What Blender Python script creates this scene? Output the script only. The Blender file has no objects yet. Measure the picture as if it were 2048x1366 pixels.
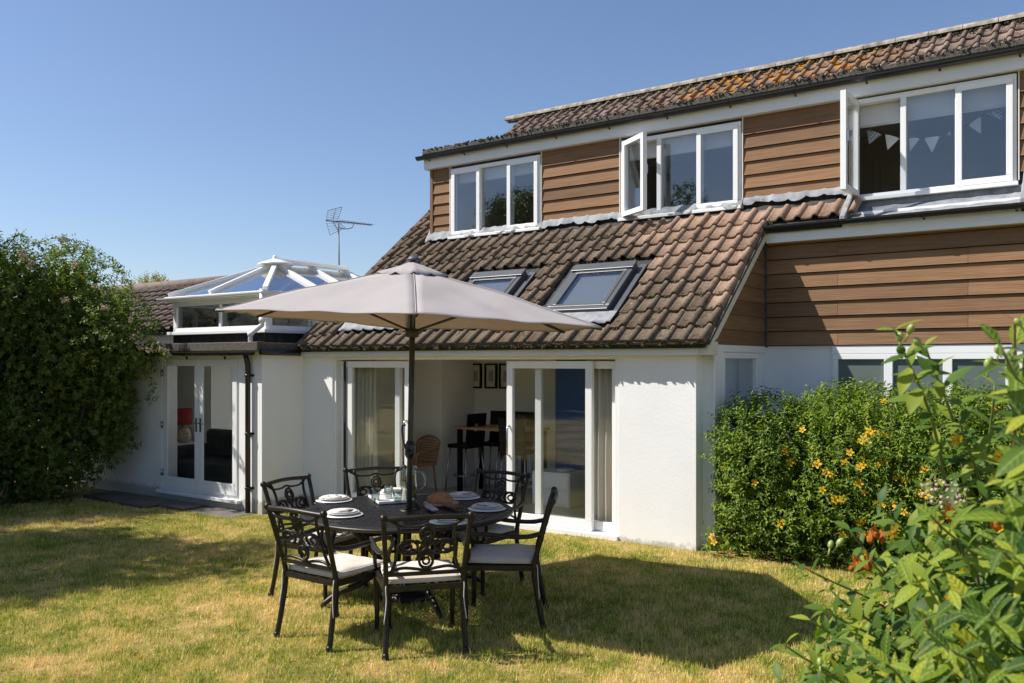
import bpy, math, random
import numpy as np
from mathutils import Vector, Matrix, Euler

random.seed(7)
rng = np.random.default_rng(11)
SC = bpy.context.scene
COL = SC.collection

# ------------------------------------------------------------------ camera
# world axes follow the house: X along the facade (right), Y into the house, Z up
FPX, HZ, CAMH = 1731.0, 724.0, 1.95          # focal length and horizon in pixels of the 2048 px wide photo
_n = math.hypot(2434, 1731)
UX, UY = 2434 / _n, -1731 / _n
WX, WY = 1731 / _n, 2434 / _n
cam = bpy.data.cameras.new('camera')
cam.sensor_width = 36.0
cam.lens = FPX / 2048 * 36
cam.shift_y = (HZ - 683) / 2048
cam.clip_start = 0.05
cam.clip_end = 2000
cam.dof.use_dof = True
cam.dof.focus_distance = 8.5
cam.dof.aperture_fstop = 7.1
camo = bpy.data.objects.new('camera', cam)
COL.objects.link(camo)
camo.location = (0, 0, CAMH)
camo.rotation_euler = (math.radians(90), 0, math.atan2(1731, 2434))
SC.camera = camo

# ------------------------------------------------------------------ sky, sun, exposure
SUN_AZ, SUN_EL = 55.0, 50.0
az, el = math.radians(SUN_AZ), math.radians(SUN_EL)
SUNV = Vector((math.sin(az) * math.cos(el), math.cos(az) * math.cos(el), -math.sin(el)))
world = bpy.data.worlds.new('World')
SC.world = world
world.use_nodes = True
wn = world.node_tree
sky = wn.nodes.new('ShaderNodeTexSky')
sky.sky_type = 'NISHITA'
sky.sun_disc = False
sky.sun_elevation = el
sky.sun_rotation = math.atan2(-SUNV.x, -SUNV.y) % (2 * math.pi)
sky.altitude = 50
sky.air_density = 1.0
sky.dust_density = 0.55
sky.ozone_density = 5.0
tint = wn.nodes.new('ShaderNodeMix'); tint.data_type = 'RGBA'; tint.blend_type = 'MULTIPLY'; tint.inputs[0].default_value = 1.0
tint.inputs[7].default_value = (1.06, 0.975, 0.965, 1)           # the white balance of the photograph, all over the sky
wn.links.new(sky.outputs[0], tint.inputs[6])
wn.links.new(tint.outputs[2], wn.nodes['Background'].inputs[0])
wn.nodes['Background'].inputs[1].default_value = 0.096
sun = bpy.data.lights.new('sun', 'SUN')
sun.energy = 4.8
sun.angle = math.radians(0.5)
sun.color = (1.0, 0.955, 0.885)
suno = bpy.data.objects.new('sun', sun)
COL.objects.link(suno)
suno.location = (-20, -14, 30)
suno.rotation_euler = SUNV.to_track_quat('-Z', 'Y').to_euler()
SC.view_settings.view_transform = 'Standard'
SC.view_settings.look = 'None'
SC.view_settings.gamma = 1.0
SC.view_settings.exposure = 0.58
SC.render.engine = 'CYCLES'
SC.cycles.max_bounces = 8
SC.cycles.transparent_max_bounces = 16
SC.cycles.use_denoising = True
SC.cycles.sample_clamp_indirect = 6.0

# ------------------------------------------------------------------ pixels -> directions
def ray(px, py):
    a = (px - 1024) / FPX
    return Vector((a * UX + UY, a * WX + WY, (HZ - py) / FPX))
CV = Vector((0, 0, CAMH))
def onY(px, py, Y): d = ray(px, py); return CV + d * (Y / d.y)
def onX(px, py, X): d = ray(px, py); return CV + d * (X / d.x)
def atD(px, py, D): return CV + ray(px, py) * D          # D = distance along the camera axis
def c2w(cx, cd, z=0.0):                                     # camera-plan coordinates -> world
    return Vector((cx * UX + cd * UY, cx * WX + cd * WY, z))
def gz(x, y):                                               # the lawn falls gently to the left
    s = min(max((-4.6 - x) / 5.0, 0.0), 1.25)
    return -0.13 * s * s * (3 - 2 * min(s, 1.0)) if s < 1 else -0.13
def lerp(a, b, t): return a + (b - a) * t

# ------------------------------------------------------------------ mesh builder
PW = {}                                                     # building-frame origin of every object
class MB:
    def __init__(s): s.v = []; s.f = []; s.sm = []
    def add(s, vs, fs, smooth=False):
        o = len(s.v); s.v += [tuple(p) for p in vs]
        s.f += [tuple(i + o for i in f) for f in fs]; s.sm += [smooth] * len(fs); return s
    def box(s, x0, x1, y0, y1, z0, z1):
        x0, x1 = min(x0, x1), max(x0, x1); y0, y1 = min(y0, y1), max(y0, y1); z0, z1 = min(z0, z1), max(z0, z1)
        v = [(x0,y0,z0),(x1,y0,z0),(x1,y1,z0),(x0,y1,z0),(x0,y0,z1),(x1,y0,z1),(x1,y1,z1),(x0,y1,z1)]
        return s.add(v, [(0,3,2,1),(4,5,6,7),(0,1,5,4),(1,2,6,5),(2,3,7,6),(3,0,4,7)])
    def bar(s, p0, p1, w, h, up=(0, 0, 1)):
        p0, p1 = Vector(p0), Vector(p1); d = (p1 - p0).normalized(); up = Vector(up)
        a = d.cross(up)
        if a.length < 1e-5: a = d.cross(Vector((1, 0, 0)))
        a.normalize(); b = a.cross(d).normalized()
        v = []
        for p in (p0, p1):
            for i, j in ((-1,-1),(1,-1),(1,1),(-1,1)): v.append(p + a * (w/2*i) + b * (h/2*j))
        return s.add(v, [(0,1,2,3),(7,6,5,4),(0,4,5,1),(1,5,6,2),(2,6,7,3),(3,7,4,0)])
    def tube(s, pts, r, n=8, closed=False, flat=None, caps=True):
        pts = [Vector(p) for p in pts]; N = len(pts)
        rs = r if isinstance(r, (list, tuple)) else [r] * N
        vs = []; prev = None
        for i, p in enumerate(pts):
            if closed: t = pts[(i+1) % N] - pts[i-1]
            else: t = pts[min(i+1, N-1)] - pts[max(i-1, 0)]
            t.normalize()
            if prev is None:
                a = t.orthogonal().normalized() if flat is None else Vector(flat).normalized()
                a = (a - t * a.dot(t)).normalized()
            else:
                a = (prev - t * prev.dot(t))
                if a.length < 1e-6: a = t.orthogonal()
                a.normalize()
            prev = a; b = t.cross(a)
            for k in range(n):
                q = 2 * math.pi * (k + .5) / n
                vs.append(p + (a * math.cos(q) + b * math.sin(q)) * rs[i])
        fs = []
        M = N if closed else N - 1
        for i in range(M):
            for k in range(n):
                a0 = i*n + k; a1 = i*n + (k+1) % n; b0 = ((i+1) % N)*n + k; b1 = ((i+1) % N)*n + (k+1) % n
                fs.append((a0, a1, b1, b0))
        if caps and not closed:
            fs.append(tuple(range(n-1, -1, -1))); fs.append(tuple((N-1)*n + k for k in range(n)))
        return s.add(vs, fs, n > 4)
    def lathe(s, prof, c=(0, 0, 0), n=24, cap0=True, cap1=True):
        vs = []
        for r, z in prof:
            for k in range(n):
                q = 2*math.pi*k/n; vs.append((c[0]+r*math.cos(q), c[1]+r*math.sin(q), c[2]+z))
        fs = []
        for i in range(len(prof)-1):
            for k in range(n): fs.append((i*n+k, i*n+(k+1)%n, (i+1)*n+(k+1)%n, (i+1)*n+k))
        if cap0: fs.append(tuple(range(n-1, -1, -1)))
        if cap1: fs.append(tuple((len(prof)-1)*n+k for k in range(n)))
        return s.add(vs, fs, True)
    def prism(s, poly, f0, f1):
        """poly: 2-D points; f0/f1: functions mapping a point to the two faces"""
        n = len(poly); vs = [f0(*p) for p in poly] + [f1(*p) for p in poly]
        fs = [tuple(range(n)), tuple(range(2*n-1, n-1, -1))]
        for i in range(n):
            j = (i+1) % n; fs.append((i, i+n, j+n, j))
        return s.add(vs, fs)
    def sphere(s, c, r, nu=10, nv=6, sc=(1, 1, 1)):
        vs = []
        for i in range(1, nv):
            ph = math.pi*i/nv
            for k in range(nu):
                q = 2*math.pi*k/nu
                vs.append((c[0]+r*sc[0]*math.sin(ph)*math.cos(q), c[1]+r*sc[1]*math.sin(ph)*math.sin(q), c[2]+r*sc[2]*math.cos(ph)))
        vs += [(c[0], c[1], c[2]+r*sc[2]), (c[0], c[1], c[2]-r*sc[2])]
        T, B = len(vs)-2, len(vs)-1; fs = []
        for i in range(nv-2):
            for k in range(nu): fs.append((i*nu+k, (i+1)*nu+k, (i+1)*nu+(k+1)%nu, i*nu+(k+1)%nu))
        for k in range(nu):
            fs.append((T, k, (k+1) % nu)); fs.append((B, (nv-2)*nu+(k+1)%nu, (nv-2)*nu+k))
        return s.add(vs, fs, True)
    def build(s, name, m, parent=None, bevel=0.0, seg=2, origin=None, fix=True):
        V = np.array(s.v, dtype=np.float64)
        c = np.array(origin) if origin is not None else np.array([(V[:,0].min()+V[:,0].max())/2, (V[:,1].min()+V[:,1].max())/2, V[:,2].min()])
        me = bpy.data.meshes.new(name)
        me.from_pydata((V - c).tolist(), [], s.f)
        me.polygons.foreach_set('use_smooth', s.sm)
        if fix:
            import bmesh
            bm = bmesh.new(); bm.from_mesh(me); bmesh.ops.recalc_face_normals(bm, faces=bm.faces); bm.to_mesh(me); bm.free()
        me.update()
        if m is not None:
            for q in (m if isinstance(m, (list, tuple)) else [m]): me.materials.append(q)
        o = bpy.data.objects.new(name, me); COL.objects.link(o)
        PW[o] = Vector(c)
        if parent is not None:
            o.parent = parent; o.location = Vector(c) - PW[parent]
        else: o.location = c
        if bevel:
            b = o.modifiers.new('bevel', 'BEVEL'); b.width = bevel; b.segments = seg; b.limit_method = 'ANGLE'; b.angle_limit = math.radians(40)
        return o
def inst(src, parent, loc, rot=(0, 0, 0), scale=(1, 1, 1), name=None):
    """another object on the same mesh, placed in the building frame"""
    o = bpy.data.objects.new(name or src.name.split('.')[0], src if isinstance(src, bpy.types.Mesh) else src.data)
    COL.objects.link(o); PW[o] = Vector(loc); o.parent = parent
    o.location = Vector(loc) - (PW[parent] if parent else Vector()); o.rotation_euler = rot; o.scale = scale
    return o
def empty(name, loc=(0, 0, 0), rz=0.0, frame=None):
    o = bpy.data.objects.new(name, None); COL.objects.link(o); o.location = loc; o.rotation_euler = (0, 0, rz)
    o.empty_display_size = 0.1
    PW[o] = Vector(loc) if frame is None else Vector(frame)
    return o
def tag(o, label=None, cat=None, group=None, kind=None):
    if label: o['label'] = label
    if cat: o['category'] = cat
    if group: o['group'] = group
    if kind: o['kind'] = kind
    return o
def copy_tree(o, parent=None):
    c = o.copy(); COL.objects.link(c); c.parent = parent
    for ch in list(o.children): copy_tree(ch, c)
    return c
def grid_boxes(mb, us, vs, holes, fn):
    """boxes of a slab over the rectangle us x vs minus holes; fn(u0,u1,v0,v1) adds one box"""
    U = sorted(set(list(us) + [h[0] for h in holes] + [h[1] for h in holes])); U = [u for u in U if us[0] <= u <= us[1]]
    W = sorted(set(list(vs) + [h[2] for h in holes] + [h[3] for h in holes])); W = [w for w in W if vs[0] <= w <= vs[1]]
    for i in range(len(U)-1):
        for j in range(len(W)-1):
            cu, cv = (U[i]+U[i+1])/2, (W[j]+W[j+1])/2
            if any(h[0] < cu < h[1] and h[2] < cv < h[3] for h in holes): continue
            fn(U[i], U[i+1], W[j], W[j+1])

# ------------------------------------------------------------------ materials
def nd(nt, t, **kw):
    n = nt.nodes.new(t)
    for k, v in kw.items():
        if k in n.inputs.keys() if hasattr(n.inputs, 'keys') else False: n.inputs[k].default_value = v
        else: setattr(n, k, v)
    return n
def base_mat(name):
    m = bpy.data.materials.new(name); m.use_nodes = True
    nt = m.node_tree; return m, nt, nt.nodes['Principled BSDF'], nt.links
def rgba(c): return (c[0], c[1], c[2], 1.0)
def ramp(nt, stops, src=None):
    r = nt.nodes.new('ShaderNodeValToRGB'); e = r.color_ramp.elements
    while len(e) < len(stops): e.new(0.5)
    for i, (p, c) in enumerate(stops): e[i].position = p; e[i].color = rgba(c) if len(c) == 3 else c
    if src is not None: nt.links.new(src, r.inputs[0])
    return r.outputs[0]
def noise(nt, vec, scale, detail=3.0, rough=0.55):
    n = nt.nodes.new('ShaderNodeTexNoise'); n.inputs['Scale'].default_value = scale; n.inputs['Detail'].default_value = detail
    n.inputs['Roughness'].default_value = rough; nt.links.new(vec, n.inputs['Vector']); return n.outputs['Fac']
def mixc(nt, fac, a, b, mode='MIX'):
    n = nt.nodes.new('ShaderNodeMix'); n.data_type = 'RGBA'; n.blend_type = mode
    for s, q in ((0, fac), (6, a), (7, b)):
        if isinstance(q, bpy.types.NodeSocket): nt.links.new(q, n.inputs[s])
        elif s == 0: n.inputs[0].default_value = q
        else: n.inputs[s].default_value = rgba(q)
    return n.outputs[2]
def math_n(nt, op, a, b=None):
    n = nt.nodes.new('ShaderNodeMath'); n.operation = op
    for i, q in enumerate((a, b)):
        if q is None: continue
        if isinstance(q, bpy.types.NodeSocket): nt.links.new(q, n.inputs[i])
        else: n.inputs[i].default_value = q
    return n.outputs[0]
def bump(nt, h, strength, dist, bs):
    b = nt.nodes.new('ShaderNodeBump'); b.inputs['Strength'].default_value = strength; b.inputs['Distance'].default_value = dist
    nt.links.new(h, b.inputs['Height']); nt.links.new(b.outputs[0], bs.inputs['Normal'])
def objco(nt): return nt.nodes.new('ShaderNodeTexCoord').outputs['Object']
def worldco(nt): return nt.nodes.new('ShaderNodeNewGeometry').outputs['Position']
def vscale(nt, vec, s):
    n = nt.nodes.new('ShaderNodeVectorMath'); n.operation = 'MULTIPLY'; nt.links.new(vec, n.inputs[0]); n.inputs[1].default_value = s; return n.outputs[0]
def plain(name, c, rough=0.5, metal=0.0, var=0.12, vs=6.0, bs=60.0, bstr=0.15, bdist=0.004, spec=0.5, world_space=False, rnd=0.0):
    m, nt, p, L = base_mat(name)
    v = worldco(nt) if world_space else objco(nt)
    f = noise(nt, v, vs, 4.0)
    col = ramp(nt, [(0.25, [x*(1-var) for x in c]), (0.75, [min(1, x*(1+var)) for x in c])], f)
    if rnd:
        r = nt.nodes.new('ShaderNodeObjectInfo').outputs['Random']
        col = mixc(nt, 1.0, col, ramp(nt, [(0, [1-rnd]*3), (1, [1+rnd]*3)], r), 'MULTIPLY')
    L.new(col, p.inputs['Base Color'])
    p.inputs['Roughness'].default_value = rough; p.inputs['Metallic'].default_value = metal
    p.inputs['Specular IOR Level'].default_value = spec
    if bstr: bump(nt, noise(nt, v, bs, 3.0), bstr, bdist, p)
    return m

M = {}
def render_wall():
    m, nt, p, L = base_mat('painted_render')
    v = worldco(nt)
    c = ramp(nt, [(0.3, (0.78, 0.775, 0.755)), (0.7, (0.84, 0.835, 0.82))], noise(nt, v, 1.3, 5.0, 0.6))
    # splash dirt in a ragged band just above the soil
    sep = nt.nodes.new('ShaderNodeSeparateXYZ'); L.new(v, sep.inputs[0])
    n2 = noise(nt, v, 9.0, 5.0, 0.7)
    h = math_n(nt, 'ADD', sep.outputs['Z'], math_n(nt, 'MULTIPLY', n2, -0.28))
    d = ramp(nt, [(0.0, (1, 1, 1)), (0.06, (0, 0, 0))], math_n(nt, 'ADD', h, 0.13))
    c = mixc(nt, math_n(nt, 'MULTIPLY', d, 0.75), c, (0.34, 0.31, 0.24))
    st = ramp(nt, [(0.66, (0, 0, 0)), (0.74, (1, 1, 1))], noise(nt, vscale(nt, v, (3.0, 3.0, 0.5)), 2.2, 5.0, 0.7))
    c = mixc(nt, math_n(nt, 'MULTIPLY', st, 0.22), c, (0.5, 0.48, 0.42))
    L.new(c, p.inputs['Base Color']); p.inputs['Roughness'].default_value = 0.85
    bump(nt, noise(nt, v, 26.0, 5.0, 0.7), 0.35, 0.006, p)
    return m
M['render'] = render_wall()
M['white'] = plain('white_plastic', (0.80, 0.80, 0.79), 0.32, var=0.02, bstr=0.03)
M['fascia'] = plain('fascia_board', (0.72, 0.73, 0.73), 0.4, var=0.05, vs=2.0, bstr=0.05)
M['cream'] = plain('cream_board', (0.66, 0.64, 0.57), 0.6, var=0.08, bstr=0.1)
M['black'] = plain('black_plastic', (0.018, 0.018, 0.02), 0.32, var=0.3, vs=3, bstr=0.08)
M['felt'] = plain('roofing_felt', (0.035, 0.033, 0.03), 0.9, var=0.5, vs=12, bs=90, bstr=0.6)
M['lead'] = plain('lead_sheet', (0.215, 0.225, 0.24), 0.7, 0.0, var=0.45, vs=9, bs=14, bstr=0.35, bdist=0.01)
M['iron'] = plain('cast_metal', (0.030, 0.026, 0.021), 0.42, 0.55, var=0.4, vs=25, bs=120, bstr=0.2, bdist=0.002)
M['alu'] = plain('anthracite_metal', (0.085, 0.09, 0.095), 0.4, 0.3, var=0.1, bstr=0.03)
M['steel'] = plain('steel', (0.45, 0.45, 0.46), 0.25, 1.0, var=0.05, bstr=0)
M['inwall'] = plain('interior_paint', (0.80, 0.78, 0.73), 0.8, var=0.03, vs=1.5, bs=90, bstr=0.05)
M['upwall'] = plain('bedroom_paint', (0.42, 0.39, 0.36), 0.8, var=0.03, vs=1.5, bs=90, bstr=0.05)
M['ceiling'] = plain('ceiling_paint', (0.76, 0.75, 0.72), 0.85, var=0.02, bstr=0.03)
M['floor'] = plain('floor_tile', (0.48, 0.43, 0.37), 0.25, var=0.08, vs=2.0, bstr=0.03)
M['darkwood'] = plain('black_stained_wood', (0.006, 0.005, 0.005), 0.6, spec=.25, var=0.3, bstr=0.05)
M['oak'] = plain('oiled_wood', (0.34, 0.20, 0.10), 0.4, var=0.2, vs=9, bstr=0.05)
M['rattan'] = plain('rattan', (0.36, 0.17, 0.06), 0.45, var=0.3, vs=30, bs=160, bstr=0.4)
M['navy'] = plain('navy_paint', (0.022, 0.075, 0.28), 0.35, var=0.1, bstr=0.03)
M['porcelain'] = plain('porcelain', (0.80, 0.78, 0.75), 0.18, var=0.02, bstr=0)
M['linen'] = plain('linen', (0.66, 0.62, 0.58), 0.9, var=0.06, vs=20, bs=400, bstr=0.25, bdist=0.001)
M['bread'] = plain('bread_crust', (0.36, 0.17, 0.07), 0.75, var=0.45, vs=14, bs=40, bstr=0.5, bdist=0.008)
M['brown_cloth'] = plain('brown_cloth', (0.20, 0.11, 0.065), 0.9, var=0.15, vs=20, bs=300, bstr=0.3, bdist=0.001)
M['lemon'] = plain('lemon_peel', (0.72, 0.52, 0.03), 0.4, var=0.1, bs=120, bstr=0.2)
M['red'] = plain('red_fabric', (0.26, 0.014, 0.022), 0.85, var=0.2, vs=18, bs=200, bstr=0.2)
M['sofa'] = plain('charcoal_fabric', (0.030, 0.028, 0.027), 0.9, var=0.2, bs=200, bstr=0.3)
M['slab'] = plain('paving_stone', (0.12, 0.105, 0.085), 0.85, var=0.35, vs=5, bs=50, bstr=0.5, bdist=0.008)
M['bark'] = plain('bark', (0.09, 0.065, 0.045), 0.9, var=0.35, vs=14, bs=45, bstr=0.8, bdist=0.01)
M['stem_green'] = plain('green_stem', (0.13, 0.17, 0.045), 0.5, var=0.25, vs=12, bstr=0.1)
M['stem_red'] = plain('reddish_stem', (0.22, 0.09, 0.045), 0.5, var=0.3, vs=12, bstr=0.1)
M['gap_shade'] = plain('painted_gap_shade', (0.01, 0.01, 0.01), 0.7, var=0.1, bstr=0)  # near-black colour standing in for shade in the narrow door gaps
M['mortar'] = plain('ridge_mortar', (0.27, 0.235, 0.19), 0.9, var=0.75, vs=8, bs=40, bstr=0.6, bdist=0.01, world_space=True)
M['galv'] = plain('galvanised_metal', (0.10, 0.105, 0.11), 0.5, 0.4, var=0.15, bstr=0.05)
M['skyblind'] = plain('grey_blind', (0.16, 0.17, 0.18), 0.9, var=0.05, bstr=0.05)
M['blind'] = plain('roller_blind', (0.60, 0.61, 0.62), 0.9, var=0.03, bstr=0.05)

def glass_mat(name, tint=(1, 1, 1), ior=1.5, rough=0.0, boost=1.0):
    m = bpy.data.materials.new(name); m.use_nodes = True; nt = m.node_tree; nt.nodes.clear(); L = nt.links
    out = nt.nodes.new('ShaderNodeOutputMaterial'); mix = nt.nodes.new('ShaderNodeMixShader')
    tr = nt.nodes.new('ShaderNodeBsdfTransparent'); tr.inputs[0].default_value = rgba(tint)
    gl = nt.nodes.new('ShaderNodeBsdfGlossy'); gl.inputs['Roughness'].default_value = rough
    # both faces of a real double-glazed unit reflect, so the fresnel term is doubled up
    fr = nt.nodes.new('ShaderNodeLayerWeight'); fr.inputs[0].default_value = 0.5
    f0 = ((ior-1)/(ior+1))**2
    f = math_n(nt, 'ADD', f0, math_n(nt, 'MULTIPLY', math_n(nt, 'POWER', fr.outputs['Facing'], 5.0), 1-f0))
    f = math_n(nt, 'MINIMUM', math_n(nt, 'MULTIPLY', f, boost), 1.0)
    # slight waviness of the panes
    b = nt.nodes.new('ShaderNodeBump'); b.inputs['Strength'].default_value = 0.05; b.inputs['Distance'].default_value = 0.01
    L.new(noise(nt, worldco(nt), 2.0, 1.0), b.inputs['Height']); L.new(b.outputs[0], gl.inputs['Normal'])
    L.new(f, mix.inputs[0]); L.new(tr.outputs[0], mix.inputs[1]); L.new(gl.outputs[0], mix.inputs[2]); L.new(mix.outputs[0], out.inputs[0])
    return m
M['glass'] = glass_mat('double_glazing', (0.93, 0.95, 0.96), 1.5, 0.0, 2.6)
M['glass_side'] = glass_mat('dark_reflection_glazing', (0.55, 0.56, 0.56), 1.5, 0.0, 2.6)  # grey tint stands in for dark reflections in the lantern's side panes
M['glass_door'] = glass_mat('door_glazing', (0.975, 0.985, 0.98), 1.5, 0.0, 1.1)
M['tableglass'] = glass_mat('drinking_glass', (0.88, 0.92, 0.91), 1.5, 0.0, 3.2)
M['water'] = glass_mat('water', (0.90, 0.95, 0.93), 1.33, 0.0, 1.5)
def frosted():
    m, nt, p, L = base_mat('obscured_glass')
    p.inputs['Base Color'].default_value = (0.13, 0.16, 0.15, 1); p.inputs['Roughness'].default_value = 0.12
    bump(nt, noise(nt, worldco(nt), 30, 3), 0.12, 0.004, p); return m
M['frosted'] = frosted()

def cladding():
    m, nt, p, L = base_mat('cedar_effect_cladding')
    g = worldco(nt); sep = nt.nodes.new('ShaderNodeSeparateXYZ'); L.new(g, sep.inputs[0])
    rnd = nt.nodes.new('ShaderNodeObjectInfo').outputs['Random']
    along = math_n(nt, 'ADD', math_n(nt, 'ADD', sep.outputs[0], sep.outputs[1]), math_n(nt, 'MULTIPLY', rnd, 37.0))
    cb = nt.nodes.new('ShaderNodeCombineXYZ'); L.new(math_n(nt, 'MULTIPLY', along, 0.8), cb.inputs[0]); L.new(math_n(nt, 'MULTIPLY', sep.outputs[2], 15.0), cb.inputs[1])
    w = nt.nodes.new('ShaderNodeTexWave'); w.wave_type = 'BANDS'; w.bands_direction = 'Y'; w.inputs['Scale'].default_value = 1.1
    w.inputs['Distortion'].default_value = 10.0; w.inputs['Detail'].default_value = 2.0; w.inputs['Detail Scale'].default_value = 0.9
    L.new(cb.outputs[0], w.inputs['Vector'])
    n1 = noise(nt, cb.outputs[0], 2.4, 5.0, 0.65)
    n2 = noise(nt, g, 1.2, 3.0)
    c = ramp(nt, [(0.25, (0.155, 0.086, 0.046)), (0.55, (0.222, 0.129, 0.071)), (0.8, (0.285, 0.174, 0.100))], n1)
    c = mixc(nt, math_n(nt, 'MULTIPLY', w.outputs['Fac'], 0.16), c, (0.33, 0.21, 0.125))
    c = mixc(nt, 1.0, c, ramp(nt, [(0.0, (0.78, 0.78, 0.80)), (1.0, (1.18, 1.15, 1.10))], rnd), 'MULTIPLY')
    c = mixc(nt, 1.0, c, ramp(nt, [(0.3, (0.9, 0.9, 0.9)), (0.7, (1.06, 1.06, 1.06))], n2), 'MULTIPLY')
    L.new(c, p.inputs['Base Color']); p.inputs['Roughness'].default_value = 0.7; p.inputs['Specular IOR Level'].default_value = 0.12
    bump(nt, math_n(nt, 'ADD', w.outputs['Fac'], math_n(nt, 'MULTIPLY', n1, 0.8)), 0.22, 0.003, p)
    return m
M['clad'] = cladding()

def roof_tile_mat(name, dark=1.0):
    m, nt, p, L = base_mat(name)
    g = worldco(nt); sep = nt.nodes.new('ShaderNodeSeparateXYZ'); L.new(g, sep.inputs[0])
    # one random tone for each tile: cells of the tile grid
    cb = nt.nodes.new('ShaderNodeCombineXYZ')
    L.new(math_n(nt, 'FLOOR', math_n(nt, 'DIVIDE', math_n(nt, 'ADD', sep.outputs[0], 3.45), 0.2)), cb.inputs[0])
    L.new(math_n(nt, 'FLOOR', math_n(nt, 'DIVIDE', math_n(nt, 'ADD', sep.outputs[1], -8.20), 0.2265)), cb.inputs[1])
    wn_ = nt.nodes.new('ShaderNodeTexWhiteNoise'); wn_.noise_dimensions = '2D'; L.new(cb.outputs[0], wn_.inputs['Vector'])
    t = wn_.outputs['Value']
    big = noise(nt, g, 0.9, 3.0); fine = noise(nt, g, 38.0, 5.0, 0.75); med = noise(nt, g, 11.0, 4.0, 0.65)
    weather = mixc(nt, t, (0.110, 0.080, 0.060), (0.205, 0.148, 0.112))
    weather = mixc(nt, ramp(nt, [(0.4, (0, 0, 0)), (0.7, (1, 1, 1))], med), weather, (0.155, 0.122, 0.080))
    newer = mixc(nt, t, (0.27, 0.175, 0.122), (0.39, 0.260, 0.185))
    # the newer, pinker tiles sit top right, where the roof was patched; ragged border
    a = math_n(nt, 'MULTIPLY', math_n(nt, 'ADD', sep.outputs[0], 5.15), 0.62)
    b = math_n(nt, 'MULTIPLY', math_n(nt, 'ADD', sep.outputs[1], -9.35), 0.70)
    k = math_n(nt, 'ADD', math_n(nt, 'ADD', a, b), math_n(nt, 'MULTIPLY', math_n(nt, 'ADD', t, -0.5), 0.45))
    k = math_n(nt, 'ADD', k, math_n(nt, 'MULTIPLY', math_n(nt, 'ADD', big, -0.5), 1.2))
    up = math_n(nt, 'LESS_THAN', sep.outputs[1], 11.5)
    k1 = ramp(nt, [(0.30, (0, 0, 0)), (0.85, (0.9, 0.9, 0.9))], k)
    k1 = math_n(nt, 'MULTIPLY', k1, up)
    c = mixc(nt, k1, weather, newer)
    upper = mixc(nt, t, (0.175, 0.128, 0.104), (0.285, 0.210, 0.168))
    c = mixc(nt, math_n(nt, 'GREATER_THAN', sep.outputs[1], 11.5), c, upper)
    # lichen: pale spots everywhere, orange patch on the upper roof
    c = mixc(nt, math_n(nt, 'MULTIPLY', ramp(nt, [(0.66, (0, 0, 0)), (0.71, (1, 1, 1))], noise(nt, g, 16.0, 3.0, 0.6)), 0.65), c, (0.42, 0.39, 0.33))
    c = mixc(nt, math_n(nt, 'MULTIPLY', ramp(nt, [(0.55, (0, 0, 0)), (0.66, (1, 1, 1))], noise(nt, g, 7.0, 5.0, 0.7)), math_n(nt, 'SUBTRACT', 0.85, math_n(nt, 'MULTIPLY', k1, 0.7))), c, (0.055, 0.044, 0.028))
    dx = math_n(nt, 'ABSOLUTE', math_n(nt, 'ADD', sep.outputs[0], 4.6))
    om = math_n(nt, 'MULTIPLY', ramp(nt, [(0.25, (1, 1, 1)), (0.62, (0, 0, 0))], math_n(nt, 'MULTIPLY', dx, 0.27)), math_n(nt, 'GREATER_THAN', sep.outputs[1], 11.5))
    om = math_n(nt, 'MULTIPLY', om, ramp(nt, [(0.47, (0, 0, 0)), (0.56, (0.95, 0.95, 0.95))], noise(nt, g, 4.6, 5.0, 0.7)))
    c = mixc(nt, om, c, (0.46, 0.20, 0.025))
    c = mixc(nt, 1.0, c, ramp(nt, [(0.3, [0.60*dark]*3), (0.7, [1.30*dark]*3)], fine), 'MULTIPLY')
    L.new(c, p.inputs['Base Color']); p.inputs['Roughness'].default_value = 0.9; p.inputs['Specular IOR Level'].default_value = 0.1
    bump(nt, math_n(nt, 'ADD', fine, math_n(nt, 'MULTIPLY', med, 0.8)), 0.7, 0.010, p)
    return m
M['tile'] = roof_tile_mat('clay_roof_tile')
M['tile_old'] = plain('old_dark_tile', (0.135, 0.098, 0.080), 0.9, var=0.35, vs=7, bs=40, bstr=0.6, bdist=0.01, world_space=True, rnd=0.25)
M['moss'] = plain('moss', (0.045, 0.043, 0.018), 0.95, var=0.7, vs=30, bs=80, bstr=0.8, world_space=True)
M['gravel'] = plain('mossy_felt_edge', (0.085, 0.075, 0.060), 0.95, var=0.65, vs=28, bs=70, bstr=0.9, bdist=0.01, world_space=True)

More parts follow.
